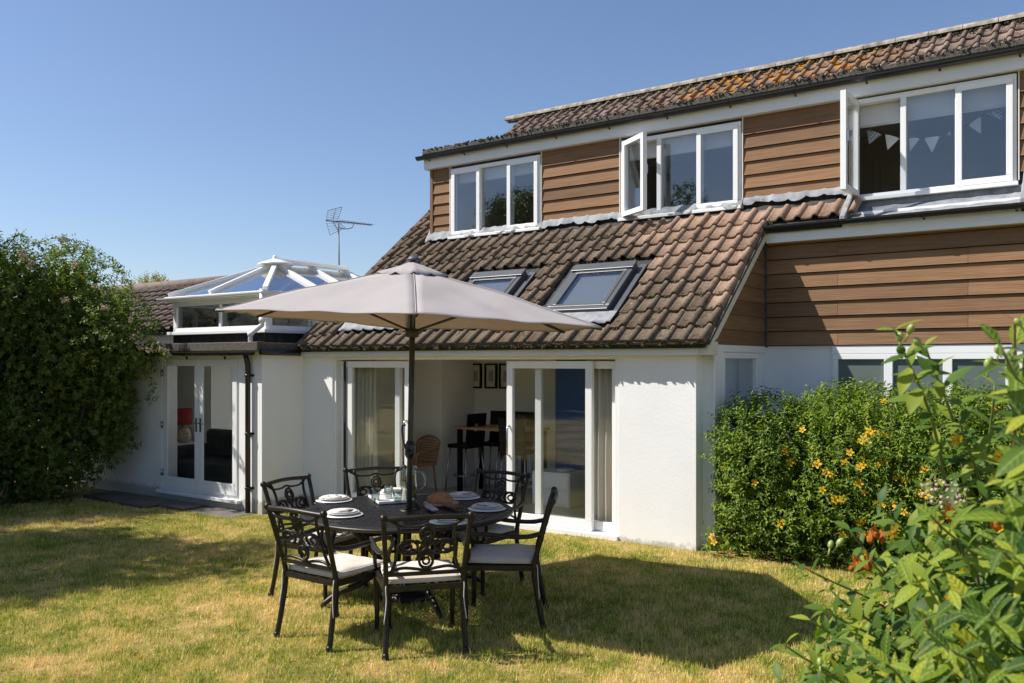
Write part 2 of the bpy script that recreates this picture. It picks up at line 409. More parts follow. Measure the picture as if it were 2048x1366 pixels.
def canopy_mat():
    m, nt, p, L = base_mat('parasol_fabric')
    v = objco(nt)
    c = ramp(nt, [(0.3, (0.445, 0.42, 0.412)), (0.7, (0.485, 0.46, 0.452))], noise(nt, v, 3.0, 4.0))
    L.new(c, p.inputs['Base Color']); p.inputs['Roughness'].default_value = 0.9
    p.inputs['Specular IOR Level'].default_value = 0.2
    bump(nt, noise(nt, v, 5.0, 3.0), 0.25, 0.02, p)
    tr = nt.nodes.new('ShaderNodeBsdfTranslucent'); tr.inputs[0].default_value = (0.66, 0.47, 0.36, 1)
    mx = nt.nodes.new('ShaderNodeMixShader'); mx.inputs[0].default_value = 0.30
    L.new(p.outputs[0], mx.inputs[1]); L.new(tr.outputs[0], mx.inputs[2])
    L.new(mx.outputs[0], nt.nodes['Material Output'].inputs[0]); return m
M['canopy'] = canopy_mat()
def curtain_mat():
    m, nt, p, L = base_mat('curtain_fabric')
    p.inputs['Base Color'].default_value = (0.84, 0.78, 0.69, 1); p.inputs['Roughness'].default_value = 0.9
    bump(nt, noise(nt, objco(nt), 150, 3), 0.2, 0.002, p)
    tr = nt.nodes.new('ShaderNodeBsdfTranslucent'); tr.inputs[0].default_value = (0.62, 0.53, 0.43, 1)
    mx = nt.nodes.new('ShaderNodeMixShader'); mx.inputs[0].default_value = 0.25
    L.new(p.outputs[0], mx.inputs[1]); L.new(tr.outputs[0], mx.inputs[2]); L.new(mx.outputs[0], nt.nodes['Material Output'].inputs[0]); return m
M['curtain'] = curtain_mat()
def cushion_mat():
    m, nt, p, L = base_mat('cushion_fabric'); v = objco(nt)
    L.new(ramp(nt, [(0.3, (0.56, 0.51, 0.44)), (0.7, (0.64, 0.59, 0.52))], noise(nt, v, 6, 4)), p.inputs['Base Color'])
    p.inputs['Roughness'].default_value = 0.95
    bump(nt, math_n(nt, 'ADD', noise(nt, v, 9, 3), math_n(nt, 'MULTIPLY', noise(nt, v, 500, 2), 0.15)), 0.35, 0.012, p); return m
M['cushion'] = cushion_mat()
def stripe_mat():
    m, nt, p, L = base_mat('striped_linen'); w = nt.nodes.new('ShaderNodeTexWave'); w.bands_direction = 'X'; w.inputs['Scale'].default_value = 22.0
    L.new(objco(nt), w.inputs['Vector'])
    L.new(ramp(nt, [(0.45, (0.62, 0.58, 0.56)), (0.55, (0.16, 0.15, 0.18))], w.outputs['Fac']), p.inputs['Base Color']); p.inputs['Roughness'].default_value = 0.9
    return m
M['stripe'] = stripe_mat()

def patch_nodes(nt):
    g = worldco(nt)
    flat = vscale(nt, g, (1, 1, 0))
    a = noise(nt, flat, 0.75, 4.0, 0.6); b = noise(nt, flat, 3.4, 4.0, 0.65)
    k = math_n(nt, 'ADD', math_n(nt, 'MULTIPLY', a, 0.60), math_n(nt, 'MULTIPLY', b, 0.68))
    return k, flat
def lawn_mat():
    m, nt, p, L = base_mat('lawn_soil')
    k, flat = patch_nodes(nt)
    c = ramp(nt, [(0.50, (0.14, 0.145, 0.028)), (0.64, (0.28, 0.23, 0.070)), (0.76, (0.46, 0.33, 0.15))], k)
    f = noise(nt, flat, 60, 5, 0.75)
    c = mixc(nt, 1.0, c, ramp(nt, [(0.3, (0.6, 0.6, 0.6)), (0.7, (1.25, 1.25, 1.25))], f), 'MULTIPLY')
    L.new(c, p.inputs['Base Color']); p.inputs['Roughness'].default_value = 0.95; p.inputs['Specular IOR Level'].default_value = 0.1
    bump(nt, f, 0.8, 0.02, p); return m
M['lawn'] = lawn_mat()
def blade_mat():
    m, nt, p, L = base_mat('grass_blade')
    k, flat = patch_nodes(nt)
    r = nt.nodes.new('ShaderNodeNewGeometry').outputs['Random Per Island']
    kk = math_n(nt, 'ADD', k, math_n(nt, 'MULTIPLY', math_n(nt, 'ADD', r, -0.5), 0.30))
    kk = math_n(nt, 'ADD', kk, math_n(nt, 'MULTIPLY', math_n(nt, 'ADD', noise(nt, flat, 21.0, 3.0, 0.6), -0.5), 0.55))
    c = ramp(nt, [(0.41, (0.18, 0.27, 0.028)), (0.57, (0.42, 0.45, 0.064)), (0.69, (0.76, 0.63, 0.190)), (0.85, (0.92, 0.69, 0.34))], kk)
    L.new(c, p.inputs['Base Color']); p.inputs['Roughness'].default_value = 0.6; p.inputs['Specular IOR Level'].default_value = 0.25
    tr = nt.nodes.new('ShaderNodeBsdfTranslucent'); L.new(c, tr.inputs[0])
    mx = nt.nodes.new('ShaderNodeMixShader'); mx.inputs[0].default_value = 0.3
    L.new(p.outputs[0], mx.inputs[1]); L.new(tr.outputs[0], mx.inputs[2]); L.new(mx.outputs[0], nt.nodes['Material Output'].inputs[0]); return m
M['blade'] = blade_mat()
def leaf_mat(name, stops, rough=0.42, trans=0.35, by_object=False, tcol=None):
    m, nt, p, L = base_mat(name)
    if by_object: r = nt.nodes.new('ShaderNodeObjectInfo').outputs['Random']
    else: r = nt.nodes.new('ShaderNodeNewGeometry').outputs['Random Per Island']
    n = noise(nt, worldco(nt), 1.6, 3.0)
    k = math_n(nt, 'ADD', math_n(nt, 'MULTIPLY', r, 0.7), math_n(nt, 'MULTIPLY', n, 0.3))
    c = ramp(nt, stops, k)
    L.new(c, p.inputs['Base Color']); p.inputs['Roughness'].default_value = rough; p.inputs['Specular IOR Level'].default_value = 0.2
    tr = nt.nodes.new('ShaderNodeBsdfTranslucent')
    if tcol is None: L.new(mixc(nt, 1.0, c, (1.5, 1.7, 0.6), 'MULTIPLY'), tr.inputs[0])
    else: tr.inputs[0].default_value = rgba(tcol)
    if by_object:
        oc = objco(nt); sp = nt.nodes.new('ShaderNodeSeparateXYZ'); L.new(oc, sp.inputs[0])
        ax = math_n(nt, 'ABSOLUTE', sp.outputs[0])
        rib = ramp(nt, [(0.0, (1, 1, 1)), (0.0012, (0, 0, 0))], ax)
        vw = nt.nodes.new('ShaderNodeTexWave'); vw.bands_direction = 'Y'; vw.inputs['Scale'].default_value = 26.0; vw.inputs['Distortion'].default_value = 0.6
        cv = nt.nodes.new('ShaderNodeCombineXYZ'); L.new(math_n(nt, 'SUBTRACT', sp.outputs[1], math_n(nt, 'MULTIPLY', ax, 0.9)), cv.inputs[1]); L.new(cv.outputs[0], vw.inputs['Vector'])
        bump(nt, math_n(nt, 'ADD', vw.outputs['Fac'], math_n(nt, 'MULTIPLY', rib, 2.0)), 0.5, 0.0015, p)
        c2 = mixc(nt, math_n(nt, 'MULTIPLY', rib, 0.4), c, (0.40, 0.45, 0.10))
        sp_ = ramp(nt, [(0.66, (0, 0, 0)), (0.72, (1, 1, 1))], noise(nt, worldco(nt), 45.0, 3.0, 0.6))
        c2 = mixc(nt, math_n(nt, 'MULTIPLY', sp_, 0.5), c2, (0.24, 0.15, 0.05))
        L.new(c2, p.inputs['Base Color'])
    mx = nt.nodes.new('ShaderNodeMixShader'); mx.inputs[0].default_value = trans
    L.new(p.outputs[0], mx.inputs[1]); L.new(tr.outputs[0], mx.inputs[2]); L.new(mx.outputs[0], nt.nodes['Material Output'].inputs[0]); return m
M['leaf_rose'] = leaf_mat('rose_leaf', [(0.1, (0.055, 0.095, 0.022)), (0.5, (0.125, 0.180, 0.036)), (0.8, (0.22, 0.25, 0.06)), (0.97, (0.32, 0.25, 0.11))])
M['leaf_hyp'] = leaf_mat('hypericum_leaf', [(0.1, (0.038, 0.085, 0.012)), (0.45, (0.115, 0.185, 0.022)), (0.8, (0.26, 0.32, 0.040)), (1.0, (0.40, 0.38, 0.06))], .5, .25)
M['leaf_near'] = leaf_mat('broad_leaf', [(0.12, (0.026, 0.066, 0.012)), (0.45, (0.080, 0.145, 0.018)), (0.7, (0.20, 0.27, 0.028)), (0.93, (0.46, 0.42, 0.035))], 0.5, 0.38, True)
M['leaf_near2'] = leaf_mat('broad_leaf_fill', [(0.1, (0.030, 0.070, 0.012)), (0.5, (0.085, 0.150, 0.020)), (0.9, (0.27, 0.31, 0.036))], 0.5, 0.35)
M['leaf_tree'] = leaf_mat('tree_leaf', [(0.1, (0.030, 0.060, 0.014)), (0.9, (0.085, 0.12, 0.025))])
M['leaf_pale'] = leaf_mat('yellowish_leaf', [(0.1, (0.16, 0.15, 0.03)), (0.9, (0.30, 0.25, 0.05))])
M['petal'] = leaf_mat('yellow_petal', [(0.1, (0.62, 0.33, 0.015)), (0.9, (0.75, 0.47, 0.02))], 0.5, 0.3, False, (0.8, 0.45, 0.02))
M['wilted'] = leaf_mat('wilted_petal', [(0.1, (0.32, 0.075, 0.012)), (0.9, (0.46, 0.15, 0.02))], 0.6, 0.25, False, (0.6, 0.2, 0.03))
M['blossom'] = leaf_mat('faded_blossom', [(0.1, (0.36, 0.26, 0.17)), (0.9, (0.62, 0.54, 0.38))], 0.7, 0.2, False, (0.5, 0.35, 0.25))
M['bud'] = plain('green_bud', (0.26, 0.33, 0.08), 0.4, var=0.25, vs=20, bstr=0)

# ================================================================== the ground
lawn = MB()
gx = [-300, -80, -30, -20, -16] + [(-14 + .5*i) for i in range(41)] + [10, 20, 60, 300]
gy = [-300, -60, -20, -8, -3] + [(-1 + .5*i) for i in range(31)] + [18, 30, 80, 300]
vs = [(x, y, gz(x, y)) for y in gy for x in gx]
nx = len(gx)
lawn.add(vs, [(j*nx+i, j*nx+i+1, (j+1)*nx+i+1, (j+1)*nx+i) for j in range(len(gy)-1) for i in range(nx-1)], True)
tag(lawn.build('lawn', M['lawn'], fix=False), kind='structure')

# ================================================================== the house
YF, XC, XL = 8.377, -3.628, -9.63          # main facade, its right corner, corner against the low block
YR, XR = 10.10, -3.49                        # recessed right wall, right return wall
YD = 10.40                                   # dormer front
XE = 1.6                                     # the house goes on to the right of the frame
SL = 0.8; TH = math.atan(SL)
def roofz(y): return 2.254 + SL * (y - 8.287)   # upper face of the tiles
YRIDGE = 13.95
house = empty('house', (-5.0, YF, 0))
tag(house, 'white rendered house with brown boarded dormer and weathered brown tiled roof', 'house')

# ---- walls
w = MB()
PD0, PD1, PDZ = -9.03, -4.53, 2.018            # patio door opening
grid_boxes(w, (XL, XC), (-0.25, 2.16), [(PD0, PD1, -0.02, PDZ)], lambda a, b, c, d: w.box(a, b, YF, YF+0.28, c, d))
wall_main = w.build('wall', M['render'], house)
wall_main['label'] = 'white rendered front wall around the sliding doors'
# gable return beside the shrub: pier, lower wall with a window, upper part boarded
w = MB()
w.box(XC-0.26, XC-0.003, YF+0.28, 8.56, -0.25, 2.20)
RW = (8.74, 9.80, 0.95, 2.05)
grid_boxes(w, (8.56, YR), (-0.25, 2.12), [RW], lambda a, b, c, d: w.box(XR-0.22, XR-0.02, a, b, c, d))
w.prism([(8.56, 2.12), (YR, 2.12), (YR, roofz(YR)-0.2), (8.56, roofz(8.56)-0.2)], lambda a, b: (XR-0.22, a, b), lambda a, b: (XR-0.03, a, b))
wall_ret = w.build('return_wall', M['render'], house)
w = MB()
RWIN = (-2.72, -0.95, 0.85, 2.04)
grid_boxes(w, (XR-0.02, XE), (-0.25, 3.62), [RWIN], lambda a, b, c, d: w.box(a, b, YR, YR+0.22, c, d))
wall_rec = w.build('recess_wall', M['render'], house)
# left gable of the main house, standing behind the low block
w = MB()
w.prism([(YF+0.28, -0.2), (19.5, -0.2), (19.5, 2.3), (YRIDGE, roofz(YRIDGE)-0.12), (YF+0.28, roofz(YF+0.28)-0.12)], lambda a, b: (-9.70, a, b), lambda a, b: (-9.60, a, b))
w.build('gable_wall', M['render'], house)

# ---- low block with the glazed doors
YB = 7.65; XB0 = -15.2
FD = (-11.98, -10.12, 0.02, 2.04)                # glazed double door opening
w = MB()
grid_boxes(w, (XB0, XL), (-0.35, 2.12), [FD], lambda a, b, c, d: w.box(a, b, YB, YB+0.26, c, d))
w.box(XL-0.26, XL, YB+0.26, YF+0.28, -0.35, 2.12)
w.box(XB0, XB0+0.2, YB+0.26, 12.4, -0.35, 2.12)
wall_blk = w.build('side_block_wall', M['render'], house)
LX0, LX1, LY0, LY1 = -12.30, -10.05, 8.05, 11.75   # roof lantern footprint
w = MB()
grid_boxes(w, (XB0-0.1, XL+0.07), (YB-0.12, 8.30), [(LX0+.12, LX1-.12, LY0+.12, 8.3)], lambda a, b, c, d: w.box(a, b, c, d, 2.115, 2.17))
grid_boxes(w, (XB0-0.1, -9.72), (8.30, 12.4), [(LX0+.12, LX1-.12, 8.3, LY1-.12)], lambda a, b, c, d: w.box(a, b, c, d, 2.115, 2.17))
flat = w.build('flat_roof', M['felt'], house)
w = MB()
w.box(XB0-0.1, XL+0.09, YB-0.15, YB-0.02, 2.10, 2.225)
w.box(XL-0.03, XL+0.085, YB-0.02, 8.21, 2.11, 2.215)
edge = w.build('roof_edge', M['gravel'], flat, bevel=0.012)
edge['label'] = 'mossy grey edge of the flat roof'

# ---- boarding: every board is a piece of its own
def board_y(x0, x1, y, z0, z1, parent, ext=0.0):
    """one lapped board on a wall facing -Y: thick at its lower edge"""
    b = MB(); t0, t1 = 0.036, 0.012
    z0 += 0.009
    b.prism([(y, z0), (y - t0, z0), (y - t0 + 0.002, z0 + 0.006), (y - t1, z1), (y, z1)], lambda p, q: (x0, p, q), lambda p, q: (x1, p, q))
    return b.build('cladding_board', M['clad'], parent)
BP = 0.1655
dw = MB()                                    # dormer front wall behind the boards
W1 = (-8.528, -6.875, 3.86, 4.93); W2 = (-5.565, -3.896, 3.86, 4.93); W3 = (-2.582, -0.939, 3.80, 4.95)
W4 = (0.35, 1.5, 3.86, 4.93)
grid_boxes(dw, (-8.93, XE), (3.70, 5.10), [W1, W2, W3], lambda a, b, c, d: dw.box(a, b, YD+0.001, YD+0.14, c, d))
dorm = dw.build('dormer_wall', M['felt'], house)
ZT = 4.985
for (x0, x1) in ((-8.90, W1[0]-0.02), (W1[1]+0.02, W2[0]-0.02), (W2[1]+0.02, W3[0]-0.02), (W3[1]+0.02, XE)):
    k = 0
    while True:
        z1 = ZT - 0.075 - k * BP if k else ZT
        z0 = ZT - 0.075 - (k + 1) * BP
        if z0 < 3.84: break
        board_y(x0 + 0.004, x1 - 0.004, YD, z0, z1, dorm); k += 1
# corner trims of the boarding
t = MB(); t.box(-8.955, -8.90, YD-0.040, YD+0.02, 3.80, ZT)
t.build('corner_trim', M['clad'], dorm)
for x in (W1[0]-0.02, W1[1]+0.02, W2[0]-0.02, W2[1]+0.02, W3[0]-0.02, W3[1]+0.02):
    t = MB(); t.box(x-0.006, x+0.006, YD-0.042, YD+0.003, 3.84, ZT); t.build('edge_trim', M['cream'], dorm)
# dormer cheek
t = MB()
t.prism([(YD+0.14, roofz(YD+.14)-.1), (YD+0.14, 5.12), (12.0, 5.12), (12.0, 5.05)], lambda a, b: (-8.94, a, b), lambda a, b: (-8.88, a, b))
t.build('dormer_cheek', M['clad'], house)
# recess boards
bk = MB(); bk.box(XR+0.02, XE, YR-0.006, YR-0.001, 2.135, 3.34); bk.build('dark_backing', M['felt'], wall_rec)  # dark sheet added so the gaps under the boards read as shadow lines
zb = 2.135; k = 0; BR = 0.1675
while zb + k*BR < 3.40:
    z0 = zb + k*BR; z1 = min(z0 + BR + 0.0, 3.43)
    cuts = [XR+0.02] + ([-2.66] if k % 2 == 0 else [-1.35]) + [XE]
    for a, b in zip(cuts[:-1], cuts[1:]): board_y(a + (0.0 if a < -3 else 0.0015), b - 0.0015, YR-0.0065, z0, z1, wall_rec)
    k += 1
# return boards (on the face turned to +X)
def vergeY(z): return (z + 0.175 - 2.254) / SL + 8.287
for k in range(9):
    z0 = zb + k*BR; z1 = z0 + BR
    ya0, ya1 = max(8.535, vergeY(z0)), max(8.535, vergeY(z1))
    if ya0 > YR - 0.05: break
    b = MB()
    pl = [(ya0, z0), (YR-0.035, z0), (YR-0.035, z1), (min(ya1, YR-0.04), z1)]
    vs_ = [(XR-0.03, a, c) for a, c in pl] + [(XR + (0.0 if c == z0 else -0.016), a, c) for a, c in pl]
    b.add(vs_, [(0,1,2,3), (7,6,5,4), (0,4,5,1), (1,5,6,2), (2,6,7,3), (3,7,4,0)])
    b.build('cladding_board', M['clad'], wall_ret)
t = MB(); t.box(XR-0.02, XR+0.018, YR-0.034, YR+0.0, 2.12, 3.45); t.build('corner_trim', M['alu'], wall_rec)
# white boards under the cladding
t = MB(); t.box(XR-0.02, XR+0.004, 8.535, 8.75, -0.2, 2.132); t.box(XR-0.02, XR+0.004, 8.75, YR, 2.06, 2.132); t.build('wall_lining', M['white'], wall_ret)

# ---- roof: deck and tiles
GA, COSN, SINN = 0.29, math.cos(TH), math.sin(TH)
dk = MB()
def slab(x0, x1, y0, y1, drop=0.075, th=0.05):
    dk.prism([(y0, roofz(y0)-drop), (y1, roofz(y1)-drop), (y1, roofz(y1)-drop-th), (y0, roofz(y0)-drop-th)], lambda a, b: (x0, a, b), lambda a, b: (x1, a, b))
slab(-9.74, -3.47, 8.24, YD+0.0)
slab(-3.47, -2.58, 9.93, YD+0.0)
slab(-0.86, XE, 9.93, YD+0.0)
dk.prism([(10.0, 3.45), (YD, 3.66), (YD, 3.58), (10.0, 3.40)], lambda a, b: (-2.58, a, b), lambda a, b: (-0.86, a, b))
slab(-9.74, -8.95, YD, 11.95)
slab(-9.74, XE, 11.95, YRIDGE)
dk.prism([(YRIDGE, roofz(YRIDGE)-0.075), (19.9, 2.05), (19.9, 1.99), (YRIDGE, roofz(YRIDGE)-0.135)], lambda a, b: (-9.74, a, b), lambda a, b: (XE, a, b))
roof = dk.build('roof', M['felt'], house)

PROF = [(0.0, 0.010), (0.014, 0.002), (0.055, -0.003), (0.095, 0.000), (0.116, 0.008), (0.132, 0.030), (0.152, 0.046), (0.172, 0.046), (0.191, 0.030), (0.203, 0.002)]
TL = 0.335
def tile_mesh_data():
    n = len(PROF); v = []
    up = lambda y: 0.030 * (1 - y / TL)
    for y in (0.0, TL):
        for x, z in PROF: v.append((x, y, z + up(y)))
    for x, z in PROF: v.append((x, 0.002, z + up(0) - 0.020))
    for x, z in PROF: v.append((x, TL, z - 0.020))
    f = [(i, i+1, n+i+1, n+i) for i in range(n-1)]
    f += [(2*n+i, 2*n+i+1, i+1, i) for i in range(n-1)]
    f += [(n-1, 2*n+n-1, 3*n+n-1, 2*n-1), (2*n, 0, n, 3*n)]
    return v, f
TV, TF = tile_mesh_data()
tmesh = bpy.data.meshes.new('roof_tile'); tmesh.from_pydata(TV, [], TF)
tmesh.polygons.foreach_set('use_smooth', [i < len(PROF)-1 for i in range(len(TF))]); tmesh.update(); tmesh.materials.append(M['tile'])
RWS = [(-5.63, -4.79, 8.63, 9.36), (-7.24, -6.40, 8.63, 9.36), (-8.88, -8.04, 8.63, 9.36)]      # roof windows: x0,x1,y0,y1
slots = []
Y0E = 8.20
for r in range(0, 27):
    y = Y0E + r * GA * COSN; z = roofz(y) - 0.060
    for i in range(0, 60):
        x = XE - 0.2 * (i + 1)
        x = -3.45 - 0.2 * (i - 24)
        if x < -9.80 or x > XE - 0.2: continue
        yc = y + 0.5 * TL * COSN; xc = x + 0.1
        lower = x < -3.46
        if not lower and r < 8: continue
        if not lower and r == 8 and not (x < -2.58 or x > -0.80): continue
        if yc < 11.9 and r > 8:
            if x > -9.12 : continue
        if r > 8 and yc < 11.9 and x > -9.12: continue
        if y + 0.3*COSN > YRIDGE + 0.05: continue
        if any(a - 0.16 < xc < b + 0.16 and c - 0.10 < yc < d + 0.13 for a, b, c, d in RWS): continue
        if 11.9 <= yc < 12.75: continue            # hidden behind the dormer roof edge
        slots.append((x, y, z, r, yc))
near = [s for s in slots if s[4] < 11.9]
far = [s for s in slots if s[4] >= 11.9]
def jit(s): return (s[0] + random.uniform(-.004, .004), s[1] + random.uniform(-.008, .006), s[2] + random.uniform(-.004, .006))
for s in near:
    o = inst(tmesh, roof, jit(s), (TH + random.uniform(-.012, .012), random.uniform(-.01, .01), random.uniform(-.008, .008)), name='roof_tile')
ft = MB()
for s in far:
    R = Euler((TH + random.uniform(-.012, .012), random.uniform(-.012, .012), random.uniform(-.008, .008))).to_matrix(); p = Vector(jit(s))
    ft.add([p + R @ Vector(v) for v in TV], TF, False)
fto = ft.build('upper_tiles', M['tile'], roof, fix=False); fto['kind'] = 'stuff'
fto['label'] = 'brown tiles of the upper roof with a patch of orange lichen'
fto.data.polygons.foreach_set('use_smooth', [i % len(TF) < len(PROF)-1 for i in range(len(fto.data.polygons))])
# ridge
x = -10.02
while x < XE:
    b = MB(); l = 0.45; n = 8
    vv = []; 
    for xx in (x, x + l - 0.008):
        for k in range(n+1):
            q = math.pi * k / n; vv.append((xx, YRIDGE - 0.13*math.cos(q), roofz(YRIDGE) - 0.07 + 0.10*math.sin(q)))
    b.add(vv, [(k, k+1, n+1+k+1, n+1+k) for k in range(n)] + [tuple(range(n+1)), tuple(range(2*n+1, n, -1))], False)
    b.build('ridge_tile', M['mortar'], roof); x += l
# verge mortar on the right slope, tile undercloak and barge board
v = MB()
v.prism([(8.25, roofz(8.25)-0.055), (9.96, roofz(9.96)-0.055), (9.96, roofz(9.96)-0.10), (8.25, roofz(8.25)-0.10)], lambda a, b: (-3.50, a, b), lambda a, b: (-3.425, a, b))
v.build('verge_mortar', M['gravel'], roof)
v = MB()
v.prism([(8.30, roofz(8.30)-0.10), (9.98, roofz(9.98)-0.10), (9.98, roofz(9.98)-0.235), (8.52, roofz(8.52)-0.235), (8.30, 2.10)], lambda a, b: (XR+0.012, a, b), lambda a, b: (XR+0.042, a, b))
v.build('barge_board', M['cream'], roof)
v = MB()
v.prism([(8.26, roofz(8.26)-0.135), (13.9, roofz(13.9)-0.135), (13.9, roofz(13.9)-0.30), (8.26, roofz(8.26)-0.30)], lambda a, b: (-9.735, a, b), lambda a, b: (-9.705, a, b))
v.build('barge_board', M['felt'], roof)

# ---- eaves: fascias, gutters with brackets
def gutter(x0, x1, y, z, parent, r=0.056, name='gutter', brackets=(), m='black'):
    g = MB(); n = 8; vv = []
    prof = [(math.cos(q), math.sin(q)) for q in [math.pi + math.pi*k/n for k in range(n+1)]]
    outer = [(y + r*a, z + r*b) for a, b in prof]; inner = [(y + (r-0.006)*a, z + (r-0.006)*b) for a, b in reversed(prof)]
    g.prism(outer + inner, lambda a, b: (x0, a, b), lambda a, b: (x1, a, b))
    for xe in (x0, x1):
        g.prism(outer, lambda a, b: (xe-0.004, a, b), lambda a, b: (xe+0.004, a, b))
    o = g.build(name, M[m], parent)
    for bx_ in brackets:
        b = MB()
        op = [(y + (r+0.006)*a, z + (r+0.006)*b) for a, b in prof]
        b.prism(op + [(y + (r-0.004)*a, z + (r-0.004)*b) for a, b in reversed(prof)], lambda p, q: (bx_-0.014, p, q), lambda p, q: (bx_+0.014, p, q))
        b.prism([(y+r-0.01, z-0.055), (y+r+0.018, z-0.055), (y+r+0.018, z-0.10), (y+r+0.008, z-0.10)], lambda p, q: (bx_-0.012, p, q), lambda p, q: (bx_+0.012, p, q))
        b.build('bracket', M['black'], o)
    return o
f = MB(); f.box(-9.62, -3.565, 8.285, 8.31, 2.022, 2.175); f.box(-9.62, -3.565, 8.31, YF, 2.022, 2.034)
f.build('fascia', M['fascia'], house, bevel=0.003)
f = MB(); f.box(-3.565, XR+0.04, 8.29, 8.53, 2.022, 2.16); f.build('eaves_end_box', M['cream'], house, bevel=0.004)
gutter(-9.60, -3.47, 8.232, 2.185, house, brackets=[-9.2, -8.3, -7.35, -6.4, -5.45, -4.6, -3.75])
f = MB(); f.box(XR+0.045, XE, 9.965, 9.99, 3.335, 3.53); f.box(XR+0.045, XE, 9.99, YR, 3.335, 3.347)
f.build('fascia', M['fascia'], house, bevel=0.003)
gutter(-3.46, XE, 9.912, 3.525, house, brackets=[-3.30, -2.62, -1.75, -0.9, 0.0])
f = MB(); f.box(-9.02, XE, 10.29, 10.315, 4.972, 5.155); f.box(-9.02, XE, 10.315, YD+0.02, 4.972, 4.984)
f.build('fascia', M['fascia'], house, bevel=0.003)
gutter(-9.10, XE, 10.235, 5.165, house, brackets=[-8.9, -8.2, -7.4, -6.55, -5.7, -4.85, -4.0, -3.2, -2.4, -1.65, -0.9, 0])
f = MB(); f.box(-9.04, XE, 10.27, 12.15, 5.16, 5.20); drf = f.build('dormer_roof', M['felt'], house)
# mossy edge of the dormer roof: an uneven crust
def crust(name, p0, p1, w_, h_, count, mat_, parent, seed=1):
    rr = random.Random(seed); b = MB(); p0 = Vector(p0); p1 = Vector(p1)
    oct_ = [(1,0,0),(0,1,0),(-1,0,0),(0,-1,0),(0,0,1),(0,0,-1)]
    of = [(0,1,4),(1,2,4),(2,3,4),(3,0,4),(1,0,5),(2,1,5),(3,2,5),(0,3,5)]
    for i in range(count):
        q = p0.lerp(p1, rr.random()); s = rr.uniform(0.35, 1.0)*h_
        q = q + Vector((0, rr.uniform(-w_/2, w_/2), rr.uniform(-0.3, 0.75)*h_*0.5))
        E_ = Euler((rr.uniform(0, 6), rr.uniform(0, 6), rr.uniform(0, 6))).to_matrix()
        b.add([q + E_ @ Vector((a*s*0.55*rr.uniform(.6, 1.3), c*s*0.55*rr.uniform(.6, 1.3), d*s*0.5)) for a, c, d in oct_], of)
    o = b.build(name, mat_, parent, fix=False); o['kind'] = 'stuff'; return o
f = MB(); f.box(-9.03, XE, 10.262, 10.35, 5.20, 5.262); f.build('roof_edge', M['gravel'], drf, bevel=0.01)
crust('moss', (-9.03, 10.30, 5.262), (XE, 10.30, 5.262), 0.10, 0.05, 1700, M['gravel'], drf, 3)
# moss lying in the laps of the tiles
mossb = MB(); rr = random.Random(5)
oct_ = [(1,0,0),(0,1,0),(-1,0,0),(0,-1,0),(0,0,1),(0,0,-1)]; of = [(0,1,4),(1,2,4),(2,3,4),(3,0,4),(1,0,5),(2,1,5),(3,2,5),(0,3,5)]
for i in range(3200):
    s = rr.choice(near)
    if s[0] > -4.9 and s[1] > 9.2 and rr.random() < .85: continue
    q = Vector(s[:3]) + Vector((rr.uniform(0.02, .12) if rr.random() < .7 else rr.uniform(0, .2), rr.uniform(-.012, .02), 0))
    q.z = roofz(q.y) - 0.052 + rr.uniform(-.01, .012); k = rr.uniform(0.006, 0.026)
    E_ = Euler((rr.uniform(0, 6), rr.uniform(0, 6), rr.uniform(0, 6))).to_matrix()
    mossb.add([q + E_ @ Vector((a*k*1.4, c*k, d*k*.8)) for a, c, d in oct_], of)
for i in range(260):
    s = rr.choice(far); q = Vector(s[:3]) + Vector((rr.uniform(0, .2), rr.uniform(-.01, .03), 0)); q.z = roofz(q.y) - 0.04; k = rr.uniform(.012, .034)
    E_ = Euler((rr.uniform(0, 6), rr.uniform(0, 6), rr.uniform(0, 6))).to_matrix()
    mossb.add([q + E_ @ Vector((a*k*1.4, c*k, d*k)) for a, c, d in oct_], of)
mo = mossb.build('moss', M['moss'], roof, fix=False); mo['kind'] = 'stuff'
crust('moss', (-9.9, YRIDGE-0.17, roofz(YRIDGE-.17)-0.01), (XE, YRIDGE-0.17, roofz(YRIDGE-.17)-0.01), 0.10, 0.045, 900, M['moss'], roof, 8)

# ---- lead flashings
def flashing(x0, x1, ztop, parent, drop=0.15, step=0.04):
    """apron dressed over the tile rolls below the dormer wall"""
    b = MB(); n = int((x1-x0)/step); vv = []
    for i in range(n+1):
        x = lerp(x0, x1, i/n); ph = ((x + 3.45) % 0.2) / 0.2
        h = 0.026*max(0.0, math.sin(math.pi*max(0, (ph-0.55)/0.45)))
        dd = drop + 0.02*math.sin(x*9.1) + 0.012*math.sin(x*23)
        y1 = YD - dd; 
        vv += [(x, YD-0.004, ztop), (x, YD-0.034, roofz(YD)+0.022+h*.5), (x, y1, roofz(y1)+0.006+h), (x, y1-0.004, roofz(y1)-0.012+h)]
    b.add(vv, [(4*i+j, 4*i+4+j, 4*i+5+j, 4*i+1+j) for i in range(n) for j in range(3)], True)
    return b.build('lead_flashing', M['lead'], parent)
flashing(-9.00, W1[0]-0.02, 4.03, dorm, 0.10)
flashing(W1[0]-0.05, W1[1]+0.05, 3.90, dorm, 0.09)
flashing(W1[1]+0.05, W2[0]-0.05, 4.015, dorm, 0.075)
flashing(W2[0]-0.05, W2[1]+0.03, 3.90, dorm, 0.09)
flashing(W2[1]+0.03, W3[0]-0.02, 4.01, dorm, 0.065)
b = MB(); b.prism([(10.30, roofz(10.3)-0.03), (10.42, 3.93), (10.62, 4.10), (10.62, roofz(10.62)-.03)], lambda a, c: (-9.02, a, c), lambda a, c: (-8.955, a, c)); b.build('lead_soaker', M['lead'], dorm)
